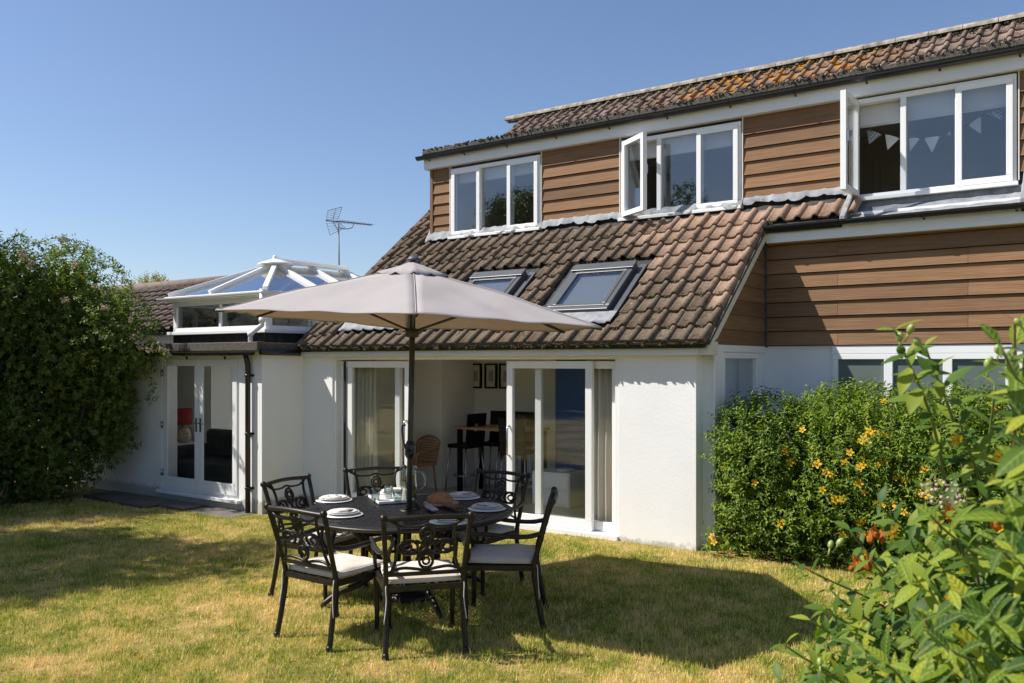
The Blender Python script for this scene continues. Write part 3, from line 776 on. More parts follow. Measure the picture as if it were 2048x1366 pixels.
# lead sheet below the right window, down to the gutter, with its raised left upstand
b = MB()
vv = []; n = 20
for i in range(n+1):
    x = lerp(-2.52, -0.86, i/n); w_ = 0.006*math.sin(i*1.7)
    vv += [(x, YD-0.01, 3.80), (x, YD-0.04, 3.715+w_), (x, 9.90, 3.50+w_), (x, 9.895, 3.46)]
b.add(vv, [(4*i+j, 4*i+4+j, 4*i+5+j, 4*i+1+j) for i in range(n) for j in range(3)], False)
b.build('lead_apron', M['lead'], dorm)
b = MB()
b.prism([(9.90, roofz(9.9)-0.06), (9.90, roofz(9.9)+0.025), (10.36, roofz(10.36)+0.04), (10.40, 4.02), (10.40, 3.74)], lambda a, c: (-2.60, a, c), lambda a, c: (-2.535, a, c))
b.build('lead_upstand', M['lead'], dorm, bevel=0.012)
b = MB()
b.prism([(9.90, roofz(9.9)-0.06), (9.90, roofz(9.9)+0.03), (10.36, roofz(10.36)+0.05), (10.40, 4.02), (10.40, 3.74)], lambda a, c: (-0.87, a, c), lambda a, c: (-0.76, a, c))
b.build('lead_upstand', M['lead'], dorm, bevel=0.012)

# ---- windows
def frame_y(mb, x0, x1, z0, z1, y0, y1, t, tb=None):
    tb = tb or t
    mb.box(x0, x1, y0, y1, z1-t, z1); mb.box(x0, x1, y0, y1, z0, z0+tb)
    mb.box(x0, x0+t, y0, y1, z0+tb, z1-t); mb.box(x1-t, x1, y0, y1, z0+tb, z1-t)
def pane_y(x0, x1, z0, z1, y, parent, m='glass'):
    b = MB(); b.box(x0, x1, y-0.006, y+0.006, z0, z1); return b.build('pane', M[m], parent)
def casement(spec, open_left, label):
    x0, x1, z0, z1 = spec; b = MB(); y0, y1 = YD-0.045, YD+0.06
    m1 = lerp(x0, x1, 0.335); m2 = lerp(x0, x1, 0.668)
    frame_y(b, x0, x1, z0, z1, y0, y1, 0.055, 0.06)
    for mm in (m1, m2): b.box(mm-0.03, mm+0.03, y0, y1, z0+0.06, z1-0.055)
    b.box(x0-0.02, x1+0.02, y0-0.055, y0-0.001, z0-0.02, z0+0.022)
    win = b.build('window', M['white'], house, bevel=0.004); win['label'] = label
    # middle light, fixed
    pane_y(m1+0.03, m2-0.03, z0+0.06, z1-0.055, YD, win)
    def sash(a, c, ang=None):
        q = MB(); zz0, zz1 = z0+0.035, z1-0.035
        if ang is None:
            frame_y(q, a, c, zz0, zz1, y0-0.022, y0-0.001, 0.062)
            s = q.build('sash', M['white'], win, bevel=0.004)
            pane_y(a+0.062, c-0.062, zz0+0.062, zz1-0.062, y0-0.008, win)
        else:
            wd = c - a
            frame_y(q, 0, wd, zz0, zz1, -0.03, 0.03, 0.062)
            q.bar((wd-0.03, 0.05, (zz0+zz1)/2), (wd-0.03, 0.05, (zz0+zz1)/2+0.0001), 0.03, 0.03)
            s = q.build('sash', M['white'], win, bevel=0.004, origin=(0, 0, zz0))
            PW[s] = Vector((0, 0, zz0))
            g = MB(); g.box(0.062, wd-0.062, -0.006, 0.006, zz0+0.062, zz1-0.062); g.build('pane', M['glass'], s)
            h = MB(); h.box(wd-0.045, wd-0.020, 0.03, 0.055, (zz0+zz1)/2-0.02, (zz0+zz1)/2+0.10); h.build('handle', M['steel'], s)
            s.location = Vector((a + 0.035, y0-0.035, zz0)) - PW[win]; s.rotation_euler = (0, 0, -ang)
    if open_left is None: sash(x0+0.03, m1+0.022)
    else: sash(x0+0.03, m1+0.022, open_left)
    sash(m2-0.022, x1-0.03)
    return win
casement(W1, None, 'leftmost dormer window, all three lights shut')
casement(W2, math.radians(33), 'middle dormer window with its left sash part open')
casement(W3, math.radians(91), 'right dormer window with its left sash swung wide open')
# small window in the return wall and the obscured window in the recess
b = MB(); y0, y1, z0, z1 = RW
xa, xb = XR-0.07, XR+0.012
for (p, q, r_, s_) in ((y0, y1, z1-0.06, z1), (y0, y1, z0, z0+0.06), (y0, y0+0.06, z0+0.06, z1-0.06), (y1-0.06, y1, z0+0.06, z1-0.06)): b.box(xa, xb, p, q, r_, s_)
wr = b.build('window', M['white'], house, bevel=0.004); wr['label'] = 'narrow window in the shaded return wall'
g = MB(); g.box(XR-0.04, XR-0.03, y0+0.06, y1-0.06, z0+0.06, z1-0.06); g.build('pane', M['glass'], wr)
b = MB(); x0, x1, z0, z1 = RWIN
frame_y(b, x0, x1, z0, z1, YR-0.03, YR+0.06, 0.06)
for t_ in (0.335, 0.665): b.box(lerp(x0, x1, t_)-0.045, lerp(x0, x1, t_)+0.045, YR-0.03, YR+0.06, z0+.06, z1-.06)
b.box(x0, x1, YR-0.03, YR+0.001, z1+0.001, 2.132)
wq = b.build('window', M['white'], house, bevel=0.004); wq['label'] = 'three-light window with obscured glass behind the flowering shrub'
for i in range(3):
    a = lerp(x0, x1, (0, .335, .665)[i]) + (0.06 if i == 0 else 0.045); c = lerp(x0, x1, (.335, .665, 1)[i]) - (0.06 if i == 2 else 0.045)
    g = MB(); g.box(a, c, YR+0.005, YR+0.02, z0+.06, z1-.06); g.build('pane', M['frosted'], wq)

# ---- roof windows
def roof_window(x0, x1, y0, y1, label):
    xm = (x0+x1)/2; base = Vector((xm, y0, roofz(y0) - 0.03))
    ln = (y1-y0)/COSN; wd = x1-x0
    root = MB(); 
    def fr(mb, a0, a1, b0, b1, c0, c1, t, tt): # local: x, along slope, normal
        mb.box(a0, a1, b0, b0+t, c0, c1); mb.box(a0, a1, b1-tt, b1, c0, c1); mb.box(a0, a0+t, b0+t, b1-tt, c0, c1); mb.box(a1-t, a1, b0+t, b1-tt, c0, c1)
    fr(root, -wd/2, wd/2, 0, ln, -0.03, 0.078, 0.075, 0.075)
    o = root.build('roof_window', M['alu'], None, bevel=0.006, origin=(0, 0, 0)); o['label'] = label
    PW[o] = Vector((0, 0, 0))
    c = MB(); c.box(-wd/2-0.012, wd/2+0.012, ln-0.13, ln+0.01, 0.080, 0.106); c.build('top_cover', M['alu'], o, bevel=0.006)
    c = MB(); fr(c, -wd/2+0.062, wd/2-0.062, 0.062, ln-0.125, 0.060, 0.086, 0.045, 0.04); c.build('sash', M['alu'], o, bevel=0.004)
    c = MB(); c.box(-wd/2+0.10, wd/2-0.10, 0.10, ln-0.16, 0.062, 0.072); c.build('pane', M['glass'], o)
    c = MB(); c.box(-wd/2+0.08, wd/2-0.08, 0.08, ln-0.14, 0.02, 0.03); c.build('blind', M['skyblind'], o)
    for sx in (-1, 1):
        c = MB(); c.box(sx*(wd/2+0.002), sx*(wd/2+0.10), -0.05, ln+0.06, -0.02, 0.012); c.build('side_flashing', M['alu'], o)
    c = MB(); vv = []; n = 26
    for i in range(n+1):
        x = -wd/2 - 0.12 + (wd+0.24)*i/n; ph = ((x + xm + 3.45) % 0.2)/0.2; h = 0.03*max(0.0, math.sin(math.pi*max(0, (ph-0.55)/0.45)))
        vv += [(x, 0.0, 0.04), (x, -0.10, 0.028+h*.6), (x, -0.20, 0.030+h), (x, -0.205, 0.015+h)]
    c.add(vv, [(4*i+j, 4*i+4+j, 4*i+5+j, 4*i+1+j) for i in range(n) for j in range(3)], True)
    c.build('lead_flashing', M['lead'], o)
    o.parent = house; o.location = base - PW[house]; o.rotation_euler = (TH, 0, 0)
roof_window(*RWS[0], 'right roof window, in full view')
roof_window(*RWS[1], 'middle roof window, half behind the parasol')
roof_window(*RWS[2], 'roof window hidden by the parasol but for its grey apron')

# ---- patio doors: outer frame, four leaves (two slid open), panes, handles
b = MB(); yd0, yd1 = YF+0.02, YF+0.19
b.box(PD0, PD1, yd0, yd1, PDZ-0.038, PDZ); b.box(PD0, PD0+0.055, yd0, yd1, 0.05, PDZ-0.038); b.box(PD1-0.055, PD1, yd0, yd1, 0.05, PDZ-0.038)
b.box(PD0, PD1, YF-0.035, yd1, -0.015, 0.05)
pd = b.build('patio_door', M['white'], house, bevel=0.005); pd['label'] = 'white four-leaf sliding doors, the middle standing open'
b = MB(); b.box(PD0, PD1, YF-0.03, YF-0.002, -0.06, -0.017); b.build('sill_shade_strip', M['gap_shade'], pd)  # solid black strip paints the shade below the sill
def leaf(x0, x1, y, handle=None):
    q = MB(); frame_y(q, x0, x1, 0.055, PDZ-0.058, y, y+0.055, 0.085, 0.105)
    lf = q.build('door_leaf', M['white'], pd, bevel=0.004)
    g = MB(); g.box(x0+0.085, x1-0.085, y+0.02, y+0.036, 0.16, PDZ-0.143); g.build('pane', M['glass_door'], pd)
    if handle is not None:
        h = MB(); h.tube([(handle, y-0.002, 0.83), (handle, y-0.05, 0.85), (handle, y-0.05, 1.17), (handle, y-0.002, 1.19)], 0.012, 8); h.build('handle', M['steel'], pd)
leaf(-6.06, -4.885, YF+0.03, -6.015)
leaf(-5.70, -4.585, YF+0.105)
leaf(-8.76, -7.62, YF+0.03, -7.665)
leaf(-8.98, -7.86, YF+0.105)
b = MB(); b.box(PD0+0.2, PD0+0.24, YF+0.02, YF+0.029, 0.055, PDZ-0.06); b.build('gap_shade_strip', M['gap_shade'], pd)  # solid black strip paints the dark gap between frame and left leaf

# ---- glazed double doors of the low block
b = MB(); x0, x1, z0, z1 = FD; yy0, yy1 = YB+0.015, YB+0.09
frame_y(b, x0, x1, z0, z1, yy0, yy1, 0.06)
b.box(x0-0.05, x1+0.05, YB-0.075, YB+0.014, z0-0.045, z0)
fd = b.build('glazed_door', M['white'], house, bevel=0.004); fd['label'] = 'white double doors half in leafy shade'
xm = (x0+x1)/2
for a, c, s in ((x0+0.05, xm-0.004, 1), (xm+0.004, x1-0.05, -1)):
    q = MB(); frame_y(q, a, c, z0+0.05, z1-0.05, yy0-0.02, yy0-0.001, 0.10, 0.16); lf = q.build('door_leaf', M['white'], fd, bevel=0.004)
    g = MB(); g.box(a+0.1, c-0.1, yy0-0.014, yy0-0.004, z0+0.21, z1-0.15); g.build('pane', M['glass_door'], fd)
    hx = (xm - 0.05*s); h = MB(); h.box(hx-0.018, hx+0.018, yy0-0.03, yy0-0.0205, 0.93, 1.13); h.tube([(hx, yy0-0.03, 1.06), (hx, yy0-0.065, 1.06), (hx-0.12*s, yy0-0.065, 1.055)], 0.010, 8); h.build('handle', M['steel'], fd)
for zz in (0.28, 1.0, 1.78):
    h = MB(); h.tube([(x0+0.02, yy0-0.03, zz-0.05), (x0+0.02, yy0-0.03, zz+0.05)], 0.018, 8); h.build('hinge', M['steel'], fd)
gutter(XB0, XL-0.01, YB-0.155, 2.085, house, r=0.045, brackets=[-12.4, -11.2, -10.3])
gt = MB()
gt.tube([(XL+0.10, YB-0.10, 2.085), (XL+0.10, 8.22, 2.075)], 0.042, 8)
gt.build('gutter', M['black'], house)
d = MB(); d.tube([(-9.86, YB-0.10, 2.06), (-9.86, YB-0.07, 1.97), (-9.86, YB-0.055, 1.90), (-9.86, YB-0.055, -0.16)], 0.036, 10)
dp = d.build('downpipe', M['black'], house)
for zz in (1.75, 0.95, 0.2):
    d = MB(); d.tube([(-9.86, YB-0.055, zz), (-9.86, YB-0.055, zz+0.03)], 0.043, 10); d.box(-9.93, -9.79, YB-0.02, YB, zz, zz+0.03); d.build('pipe_clip', M['black'], dp)

# ---- roof lantern on the flat roof
LZ0, LZ1 = 2.42, 2.95
b = MB()
for (p, q, r_, s_) in ((LX0, LX1, LY0, LY0+0.1), (LX0, LX1, LY1-0.1, LY1), (LX0, LX0+0.1, LY0+.1, LY1-.1), (LX1-0.1, LX1, LY0+.1, LY1-.1)): b.box(p, q, r_, s_, 2.17, LZ0-0.05)
up = b.build('lantern_upstand', M['felt'], house)
b = MB()
def ringbox(e, z0, z1, t):
    b.box(LX0-e, LX1+e, LY0-e, LY0-e+t, z0, z1); b.box(LX0-e, LX1+e, LY1+e-t, LY1+e, z0, z1)
    b.box(LX0-e, LX0-e+t, LY0-e+t, LY1+e-t, z0, z1); b.box(LX1+e-t, LX1+e, LY0-e+t, LY1+e-t, z0, z1)
ringbox(0.07, LZ0-0.05, LZ0, 0.17); ringbox(0.0, LZ0+0.001, LZ0+0.06, 0.07); ringbox(0.0, LZ1-0.13, LZ1-0.061, 0.07); ringbox(0.10, LZ1-0.06, LZ1+0.02, 0.14)
xs_ = [LX0, lerp(LX0, LX1, .52), LX1-0.07]
for x in (LX0, LX0+0.07+0.0, ): pass
for x, wd in ((LX0, 0.09), (LX0 + 1.16, 0.05), (LX1-0.10, 0.10)): b.box(x, x+wd, LY0, LY0+0.07, LZ0+0.061, LZ1-0.131)
yy = LY0 + 0.9
while yy < LY1 - 0.2:
    for x in (LX0, LX1-0.07): b.box(x, x+0.07, yy, yy+0.06, LZ0+0.061, LZ1-0.131)
    yy += 0.9
for x in (LX0, LX1-0.10): b.box(x, x+0.10, LY1-0.07, LY1, LZ0+.061, LZ1-.131); 
for x in (LX0, LX1-0.07): b.box(x, x+0.07, LY0+0.0701, LY0+0.12, LZ0+.061, LZ1-.131)
lan = b.build('roof_lantern', M['white'], house, bevel=0.006); lan['label'] = 'white hipped glass roof lantern'
for a, c in ((LX0+0.09, LX0+1.16), (LX0+1.21, LX1-0.10)):
    g = MB(); g.box(a, c, LY0+0.03, LY0+0.04, LZ0+0.06, LZ1-0.13); g.build('pane', M['glass_side'], lan)
yy = LY0 + 0.12
while yy < LY1 - 0.2:
    e = min(yy + 0.84, LY1-0.07)
    for x in (LX0+0.03, LX1-0.04):
        g = MB(); g.box(x, x+0.01, yy, e-0.06, LZ0+.06, LZ1-.13); g.build('pane', M['glass_side'], lan)
    yy += 0.9
xm = (LX0+LX1)/2; RZ = 3.50; RY0, RY1 = 9.15, 10.65
ev = [Vector((LX0-.05, LY0-.05, LZ1+.02)), Vector((LX1+.05, LY0-.05, LZ1+.02)), Vector((LX1+.05, LY1+.05, LZ1+.02)), Vector((LX0-.05, LY1+.05, LZ1+.02))]
hf, hb = Vector((xm, RY0, RZ)), Vector((xm, RY1, RZ))
def rafter(p, q, wd=0.075, hh=0.06):
    b = MB(); b.bar(Vector(p)+Vector((0,0,.03)), Vector(q)+Vector((0,0,.03)), wd, hh); b.build('rafter', M['white'], lan, bevel=0.008)
rafter(ev[0], hf); rafter(ev[1], hf); rafter(ev[2], hb); rafter(ev[3], hb)
rafter((lerp(LX0, LX1, .47)-0.05, LY0-.05, LZ1+.02), (xm-0.02, RY0-0.02, RZ))
ys = [9.15, 9.9, 10.65]
for y in ys:
    for xe in (LX0-.05, LX1+.05): rafter((xe, y, LZ1+.02), (xm, y, RZ))
def tri_pane(pts):
    g = MB(); nrm = (pts[1]-pts[0]).cross(pts[2]-pts[0]).normalized()*0.008; n = len(pts)
    g.add([p for p in pts] + [p + nrm for p in pts], [tuple(range(n)), tuple(range(2*n-1, n-1, -1))] + [(i, (i+1) % n, n+(i+1) % n, n+i) for i in range(n)]); g.build('pane', M['glass'], lan)
mid = ev[0].lerp(ev[1], .47)
tri_pane([ev[0], mid, hf]); tri_pane([mid, ev[1], hf]); tri_pane([ev[2], ev[3], hb])
for xe in (LX0-.05, LX1+.05):
    P = [Vector((xe, y, LZ1+.02)) for y in ys]; Q = [Vector((xm, y, RZ)) for y in ys]
    e0 = Vector((xe, LY0-.05, LZ1+.02)); e1 = Vector((xe, LY1+.05, LZ1+.02))
    tri_pane([e0, P[0], hf]); tri_pane([P[0], P[1], Q[1], Q[0]]); tri_pane([P[1], P[2], Q[2], Q[1]]); tri_pane([P[2], e1, hb])
b = MB(); b.bar((xm, RY0-0.05, RZ+.075), (xm, RY1+0.05, RZ+.075), 0.20, 0.05); b.bar((xm, RY0-.05, RZ+.115), (xm, RY1+.05, RZ+.115), 0.07, 0.03)
b.build('ridge_cap', M['white'], lan, bevel=0.012)
b = MB(); b.lathe([(0.30, 0.0), (0.27, 0.03), (0.10, 0.085), (0.05, 0.10)], (xm, RY0, RZ+0.01), 8); b.sphere((xm, RY0-0.02, RZ+.135), 0.035); b.build('ridge_end_cap', M['white'], lan)
gutter(LX0-.16, LX1+.16, LY0-.15, LZ1-0.005, lan, r=0.045, m='white')
d = MB(); pts = [onY(524, 578, LY0-.15), onY(524, 640, LY0-.15), onY(524, 650, LY0-.15), onY(501, 668, LY0-.22), onY(501, 686, LY0-.22)]
pts[-1].z = 2.18
d.tube(pts, 0.036, 10)
for k in (1, 3): d.tube([pts[k]+Vector((0,0,-.03)), pts[k]+Vector((0,0,.03))], 0.045, 10)
d.tube([pts[-1], pts[-1]+Vector((0,0,0.05))], 0.05, 10)
d.build('downpipe', M['white'], house)

# ---- lower tiled wing at the far left
def wing_roof():
    ye, ze, yr, zr, xa, xb = 8.95, 2.55, 11.3, 3.66, -21.0, -12.75
    th = math.atan2(zr-ze, yr-ye); ln = math.hypot(zr-ze, yr-ye)
    wg = empty('bungalow_wing', (-17, 9.2, 0)); tag(wg, 'low bungalow wing with dark brown tiled roof behind the rambling rose', 'building')
    b = MB(); b.prism([(ye, ze-.06), (yr, zr-.06), (yr+2.4, ze-.06), (yr+2.4, ze-.12), (yr, zr-.12), (ye, ze-.12)], lambda a, c: (xa, a, c), lambda a, c: (xb, a, c)); rf = b.build('roof', M['felt'], wg)
    b = MB(); b.box(xa+.1, xb-.05, ye+0.15, yr+2.2, -0.3, ze-0.06)
    b.prism([(ye+.15, ze-.06), (yr, zr-.13), (yr+2.2, ze-.06)], lambda a, c: (xb-.25, a, c), lambda a, c: (xb-.05, a, c)); b.build('wall', M['render'], wg)
    sc = 1.35; md = bpy.data.meshes.new('roof_tile'); md.from_pydata([(x*sc, y*1.05, z*sc) for x, y, z in TV], [], TF)
    md.polygons.foreach_set('use_smooth', [i < len(PROF)-1 for i in range(len(TF))]); md.update(); md.materials.append(M['tile_old'])
    rows = int(ln/0.30)
    for r in range(rows):
        y = ye - 0.05 + r*0.30*math.cos(th); z = ze - 0.045 + r*0.30*math.sin(th)
        for i in range(30):
            x = xb - 0.2*sc*(i+1)
            p = proj_px((x, y, z))
            if x < xa or p[0] < 150: continue
            inst(md, rf, (x, y, z), (th + random.uniform(-.015, .015), random.uniform(-.01, .01), 0), name='roof_tile')
    b = MB(); b.tube([(xa, yr, zr-0.01), (xb+.05, yr, zr-0.01)], 0.11, 10); b.build('ridge', M['tile_old'], rf)
def proj_px(p):
    p = Vector(p) - CV; cx = p.x*UX + p.y*WX; cy = p.x*UY + p.y*WY
    return (1024 + FPX*cx/cy, HZ - FPX*p.z/cy, cy)
wing_roof()

# ---- inside the house: rooms seen through the glass
def room(name, x0, x1, y0, y1, z0, z1, mw, floor_m, ceil_hole=None, back=None):
    b = MB(); t = 0.06
    b.box(x0, x1 if back is None else back, y1, y1+t, z0, z1); b.box(x0-t, x0, y0, y1+t, z0, z1); b.box(x1, x1+t, y0, y1+t, z0, z1)
    o = b.build(name + '_walls', mw, house)
    b = MB(); b.box(x0-t, x1+t, y0, y1+t, z0-t, z0-0.002); b.build(name + '_floor', floor_m, house)
    b = MB(); grid_boxes(b, (x0-t, x1+t), (y0, y1+t), [ceil_hole] if ceil_hole else [], lambda a, c, d, e: b.box(a, c, d, e, z1+0.002, z1+t)); b.build(name + '_ceiling', M['ceiling'], house)
    return o
kitchen = room('dining_room', -9.55, -3.80, YF+0.281, 11.05, 0.0, 2.05, M['inwall'], M['floor'])
b = MB(); b.box(-9.54, -8.60, 10.22, 11.04, 0.0, 2.05); b.box(-9.54, -8.585, 10.205, 10.22, 0.0, 0.14); b.box(-8.60, -8.585, 10.22, 11.04, 0.0, 0.14)
b.build('chimney_breast', M['inwall'], house)
room('sitting_room', -14.9, -9.76, YB+0.27, 11.75, 0.0, 2.05, M['inwall'], M['floor'], (LX0+.12, LX1-.12, LY0+.12, LY1-.12), -12.7)
b = MB(); frame_y(b, -12.7, -9.78, 0.0, 2.05, 11.755, 11.80, .07); b.box(-11.27, -11.2, 11.755, 11.80, .07, 1.98); rg = b.build('added_rear_glazing', M['white'], house, bevel=.004)  # unseen glazing added in place of a back wall to brighten the room
for a, c in ((-12.63, -11.27), (-11.2, -9.85)): g = MB(); g.box(a, c, 11.77, 11.78, .07, 1.98); g.build('pane', M['glass_door'], rg)
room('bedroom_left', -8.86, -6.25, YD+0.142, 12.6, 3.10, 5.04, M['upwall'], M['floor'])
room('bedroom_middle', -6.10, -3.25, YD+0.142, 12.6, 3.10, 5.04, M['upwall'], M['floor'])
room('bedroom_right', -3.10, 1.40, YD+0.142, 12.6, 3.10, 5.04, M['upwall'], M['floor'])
for x0, x1, z in ((W1[0]+.06, W1[1]-.06, 4.72), (W2[0]+.06, W2[1]-.06, 4.68), (W3[0]+.06, W3[1]-.06, 4.66)):
    b = MB(); b.box(x0, x1, YD+0.085, YD+0.095, z, 4.95); b.tube([(x0, YD+.09, z), (x1, YD+.09, z)], 0.012, 8); b.build('roller_blind', M['blind'], house)
b = MB(); b.box(-2.75, -1.95, 12.55, 12.60, 3.10, 4.62); b.box(-2.85, -1.85, 12.575, 12.60, 3.10, 4.72); b.build('bedroom_door', M['upwall'], house, bevel=0.006)

# ================================================================== paving by the double doors
pth = MB(); pth.box(-13.2, -9.75, 7.20, YB, -0.30, -0.122); path = tag(pth.build('path', M['slab'], bevel=0.01), kind='structure')
for i, (a, c, d_, e) in enumerate(((-13.1, -12.25, 7.02, 7.53), (-12.23, -11.35, 6.95, 7.53), (-11.33, -10.75, 7.16, 7.54))):
    s = MB(); s.box(a, c, d_, e, -0.118, -0.085 + 0.006*(i % 2)); s.build('paving_slab', M['slab'], path, bevel=0.008)

# ================================================================== the garden table and its chairs
TC = c2w(-0.865, 7.20); TZ = gz(TC.x, TC.y); TR = 0.875; TH_ = 0.725
tbl = empty('garden_table', (TC.x, TC.y, TZ), 0.3, frame=(0, 0, 0))
tag(tbl, 'round dark cast metal garden table with openwork top under the parasol', 'table')
b = MB(); b.lathe([(TR-0.10, TH_-0.028), (TR-0.02, TH_-0.034), (TR, TH_-0.022), (TR, TH_-0.008), (TR-0.012, TH_), (TR-0.045, TH_+0.001), (TR-0.055, TH_-0.003), (TR-0.095, TH_-0.003), (TR-0.10, TH_-0.006)], n=72, cap0=False, cap1=False); b.build('rim', M['iron'], tbl)
# basket-weave openwork: short bars in alternating directions
b = MB(); cs = 0.047; R2 = TR-0.09
N_ = int(R2/cs)+1
for i in range(-N_, N_+1):
    for j in range(-N_, N_+1):
        x, y = i*cs, j*cs; rr_ = math.hypot(x, y)
        if rr_ > R2 - 0.012 or rr_ < 0.06: continue
        if (i + j) % 2 == 0: b.box(x-cs*.60, x+cs*.60, y-cs*.30, y+cs*.30, TH_-0.014, TH_-0.004)
        else: b.box(x-cs*.30, x+cs*.30, y-cs*.60, y+cs*.60, TH_-0.015, TH_-0.0055)
lat = b.build('openwork_top', M['iron'], tbl); lat['kind'] = 'stuff'
b = MB(); b.lathe([(0.032, TH_-0.02), (0.075, TH_-0.02), (0.075, TH_), (0.032, TH_)], n=24, cap0=False, cap1=False); b.build('parasol_collar', M['iron'], tbl)
b = MB()
for k in range(8):
    q = math.pi*k/4; b.bar((0.06*math.cos(q), 0.06*math.sin(q), TH_-0.024), ((TR-.05)*math.cos(q), (TR-.05)*math.sin(q), TH_-0.026), 0.025, 0.016)
b.build('underframe', M['iron'], tbl)
for k in range(4):
    q = math.pi/4 + math.pi*k/2; cq, sq = math.cos(q), math.sin(q); b = MB()
    prof = [(0.50, TH_-0.03), (0.47, 0.60), (0.34, 0.46), (0.25, 0.34), (0.27, 0.23), (0.42, 0.15), (0.60, 0.10), (0.70, 0.035), (0.715, 0.0)]
    b.tube([(r_*cq, r_*sq, z) for r_, z in prof], [0.024, 0.026, 0.03, 0.032, 0.03, 0.027, 0.024, 0.022, 0.026], 8); b.build('leg', M['iron'], tbl)
b = MB(); b.tube([(0.26*math.cos(2*math.pi*k/24), 0.26*math.sin(2*math.pi*k/24), 0.33) for k in range(24)], 0.014, 6, closed=True); b.build('leg_ring', M['iron'], tbl)

def smooth_path(pts, n=5):
    """Catmull-Rom through the points"""
    P = [Vector(p) for p in pts]; P = [2*P[0]-P[1]] + P + [2*P[-1]-P[-2]]; out = []
    for i in range(1, len(P)-2):
        for k in range(n):
            t = k/n; a, b_, c, d_ = P[i-1], P[i], P[i+1], P[i+2]
            out.append(0.5*((2*b_) + (c-a)*t + (2*a-5*b_+4*c-d_)*t*t + (-a+3*b_-3*c+d_)*t**3))
    out.append(P[-2]); return out
def back_y(z): return -0.245 - max(0, z-0.42)*0.24 - max(0, z-0.7)*0.10
def make_chair():
    r = empty('garden_chair', (0, 0, 0), frame=(0, 0, 0))
    for s in (-1, 1):
        b = MB(); pts = smooth_path([(s*0.262, -0.315, 0.0), (s*0.252, -0.275, 0.20), (s*0.250, back_y(.42), 0.42), (s*0.258, back_y(.6), 0.60), (s*0.272, back_y(.78), 0.78), (s*0.280, back_y(.885), 0.885)], 4)
        b.tube(pts, [0.0195 if p.z < .5 else 0.018 for p in pts], 6, flat=(1, 0, 0)); b.sphere((s*0.262, -0.315, 0.018), 0.024, 8, 6); b.sphere((s*0.280, back_y(.885)-.003, 0.890), 0.026, 8, 6); b.build('leg', M['iron'], r)
        b = MB(); pts = smooth_path([(s*0.268, 0.245, 0.0), (s*0.266, 0.238, 0.15), (s*0.272, 0.250, 0.36), (s*0.275, 0.250, 0.44)], 4)
        b.tube(pts, [0.016 + 0.007*(i/len(pts)) for i in range(len(pts))], 6, flat=(1, 0, 0)); b.sphere((s*0.268, 0.245, 0.016), 0.022, 8, 6); b.build('leg', M['iron'], r)
        b = MB(); pts = smooth_path([(s*0.262, back_y(.66), 0.665), (s*0.285, -0.20, 0.645), (s*0.302, -0.05, 0.648), (s*0.310, 0.10, 0.662), (s*0.305, 0.20, 0.655), (s*0.298, 0.245, 0.615), (s*0.290, 0.225, 0.565), (s*0.282, 0.215, 0.51), (s*0.276, 0.245, 0.44)], 4)
        b.tube(pts, [0.017 if i < 20 else 0.015 for i in range(len(pts))], 6, flat=(1, 0, 0)); b.build('armrest', M['iron'], r)
    b = MB()
    b.bar((-0.26, back_y(.42), 0.42), (0.26, back_y(.42), 0.42), 0.024, 0.036); b.bar((-0.275, 0.25, 0.42), (0.275, 0.25, 0.42), 0.024, 0.036)
    for s in (-1, 1): b.bar((s*0.255, back_y(.42)+.012, 0.42), (s*0.272, 0.238, 0.42), 0.024, 0.036)
    for k in range(-4, 5): b.bar((k*0.056, -0.235, 0.428), (k*0.058, 0.24, 0.428), 0.022, 0.010)
    b.build('seat_frame', M['iron'], r)
    # back: top rail, swag, lower rails, hourglass uprights, knot
    def bp(u, z): return (u, back_y(z), z)
    b = MB(); b.tube(smooth_path([(u, back_y(.885) - 0.03*(1-(u/.28)**2), 0.888 + 0.006*math.cos(u*9)) for u in np.linspace(-.28, .28, 9)], 3), 0.017, 6, flat=(0, 0, 1)); b.build('top_rail', M['iron'], r)
    b = MB(); b.tube(smooth_path([(-.235, back_y(.87)-.008, .872), (-.16, back_y(.84)-.016, .835), (-.06, back_y(.84)-.02, .832), (0, back_y(.85)-.022, .845), (.06, back_y(.84)-.02, .832), (.16, back_y(.84)-.016, .835), (.235, back_y(.87)-.008, .872)], 4), 0.009, 6); b.build('swag', M['iron'], r)
    b = MB(); b.bar(bp(-.255, .515), bp(.255, .515), 0.016, 0.024)
    b.tube(smooth_path([bp(-.25, .525), bp(-.16, .555), bp(-.07, .548), bp(0, .535), bp(.07, .548), bp(.16, .555), bp(.25, .525)], 4), 0.010, 6); b.build('lower_rail', M['iron'], r)
    for s in (-1, 1):
        b = MB(); b.tube(smooth_path([bp(s*.205, .885), bp(s*.178, .80), bp(s*.180, .70), bp(s*.196, .60), bp(s*.225, .52)], 4), 0.011, 6); b.build('back_upright', M['iron'], r)
    b = MB(); zc = 0.690
    def loop(cu, cv, ru, rv, rot=0, rad=0.010, n=20):
        pts = []
        for k in range(n):
            q = 2*math.pi*k/n; u, v_ = ru*math.cos(q), rv*math.sin(q); z = zc + cv + u*math.sin(rot) + v_*math.cos(rot); x = cu + u*math.cos(rot) - v_*math.sin(rot)
            pts.append((x, back_y(z) - 0.012 + 0.004*math.sin(2*q), z))
        b.tube(pts, rad, 6, closed=True)
    loop(0, .088, .044, .046); loop(0, .088, .022, .023, rad=.008); loop(0, -.090, .044, .046); loop(0, -.090, .021, .022, rad=.008)
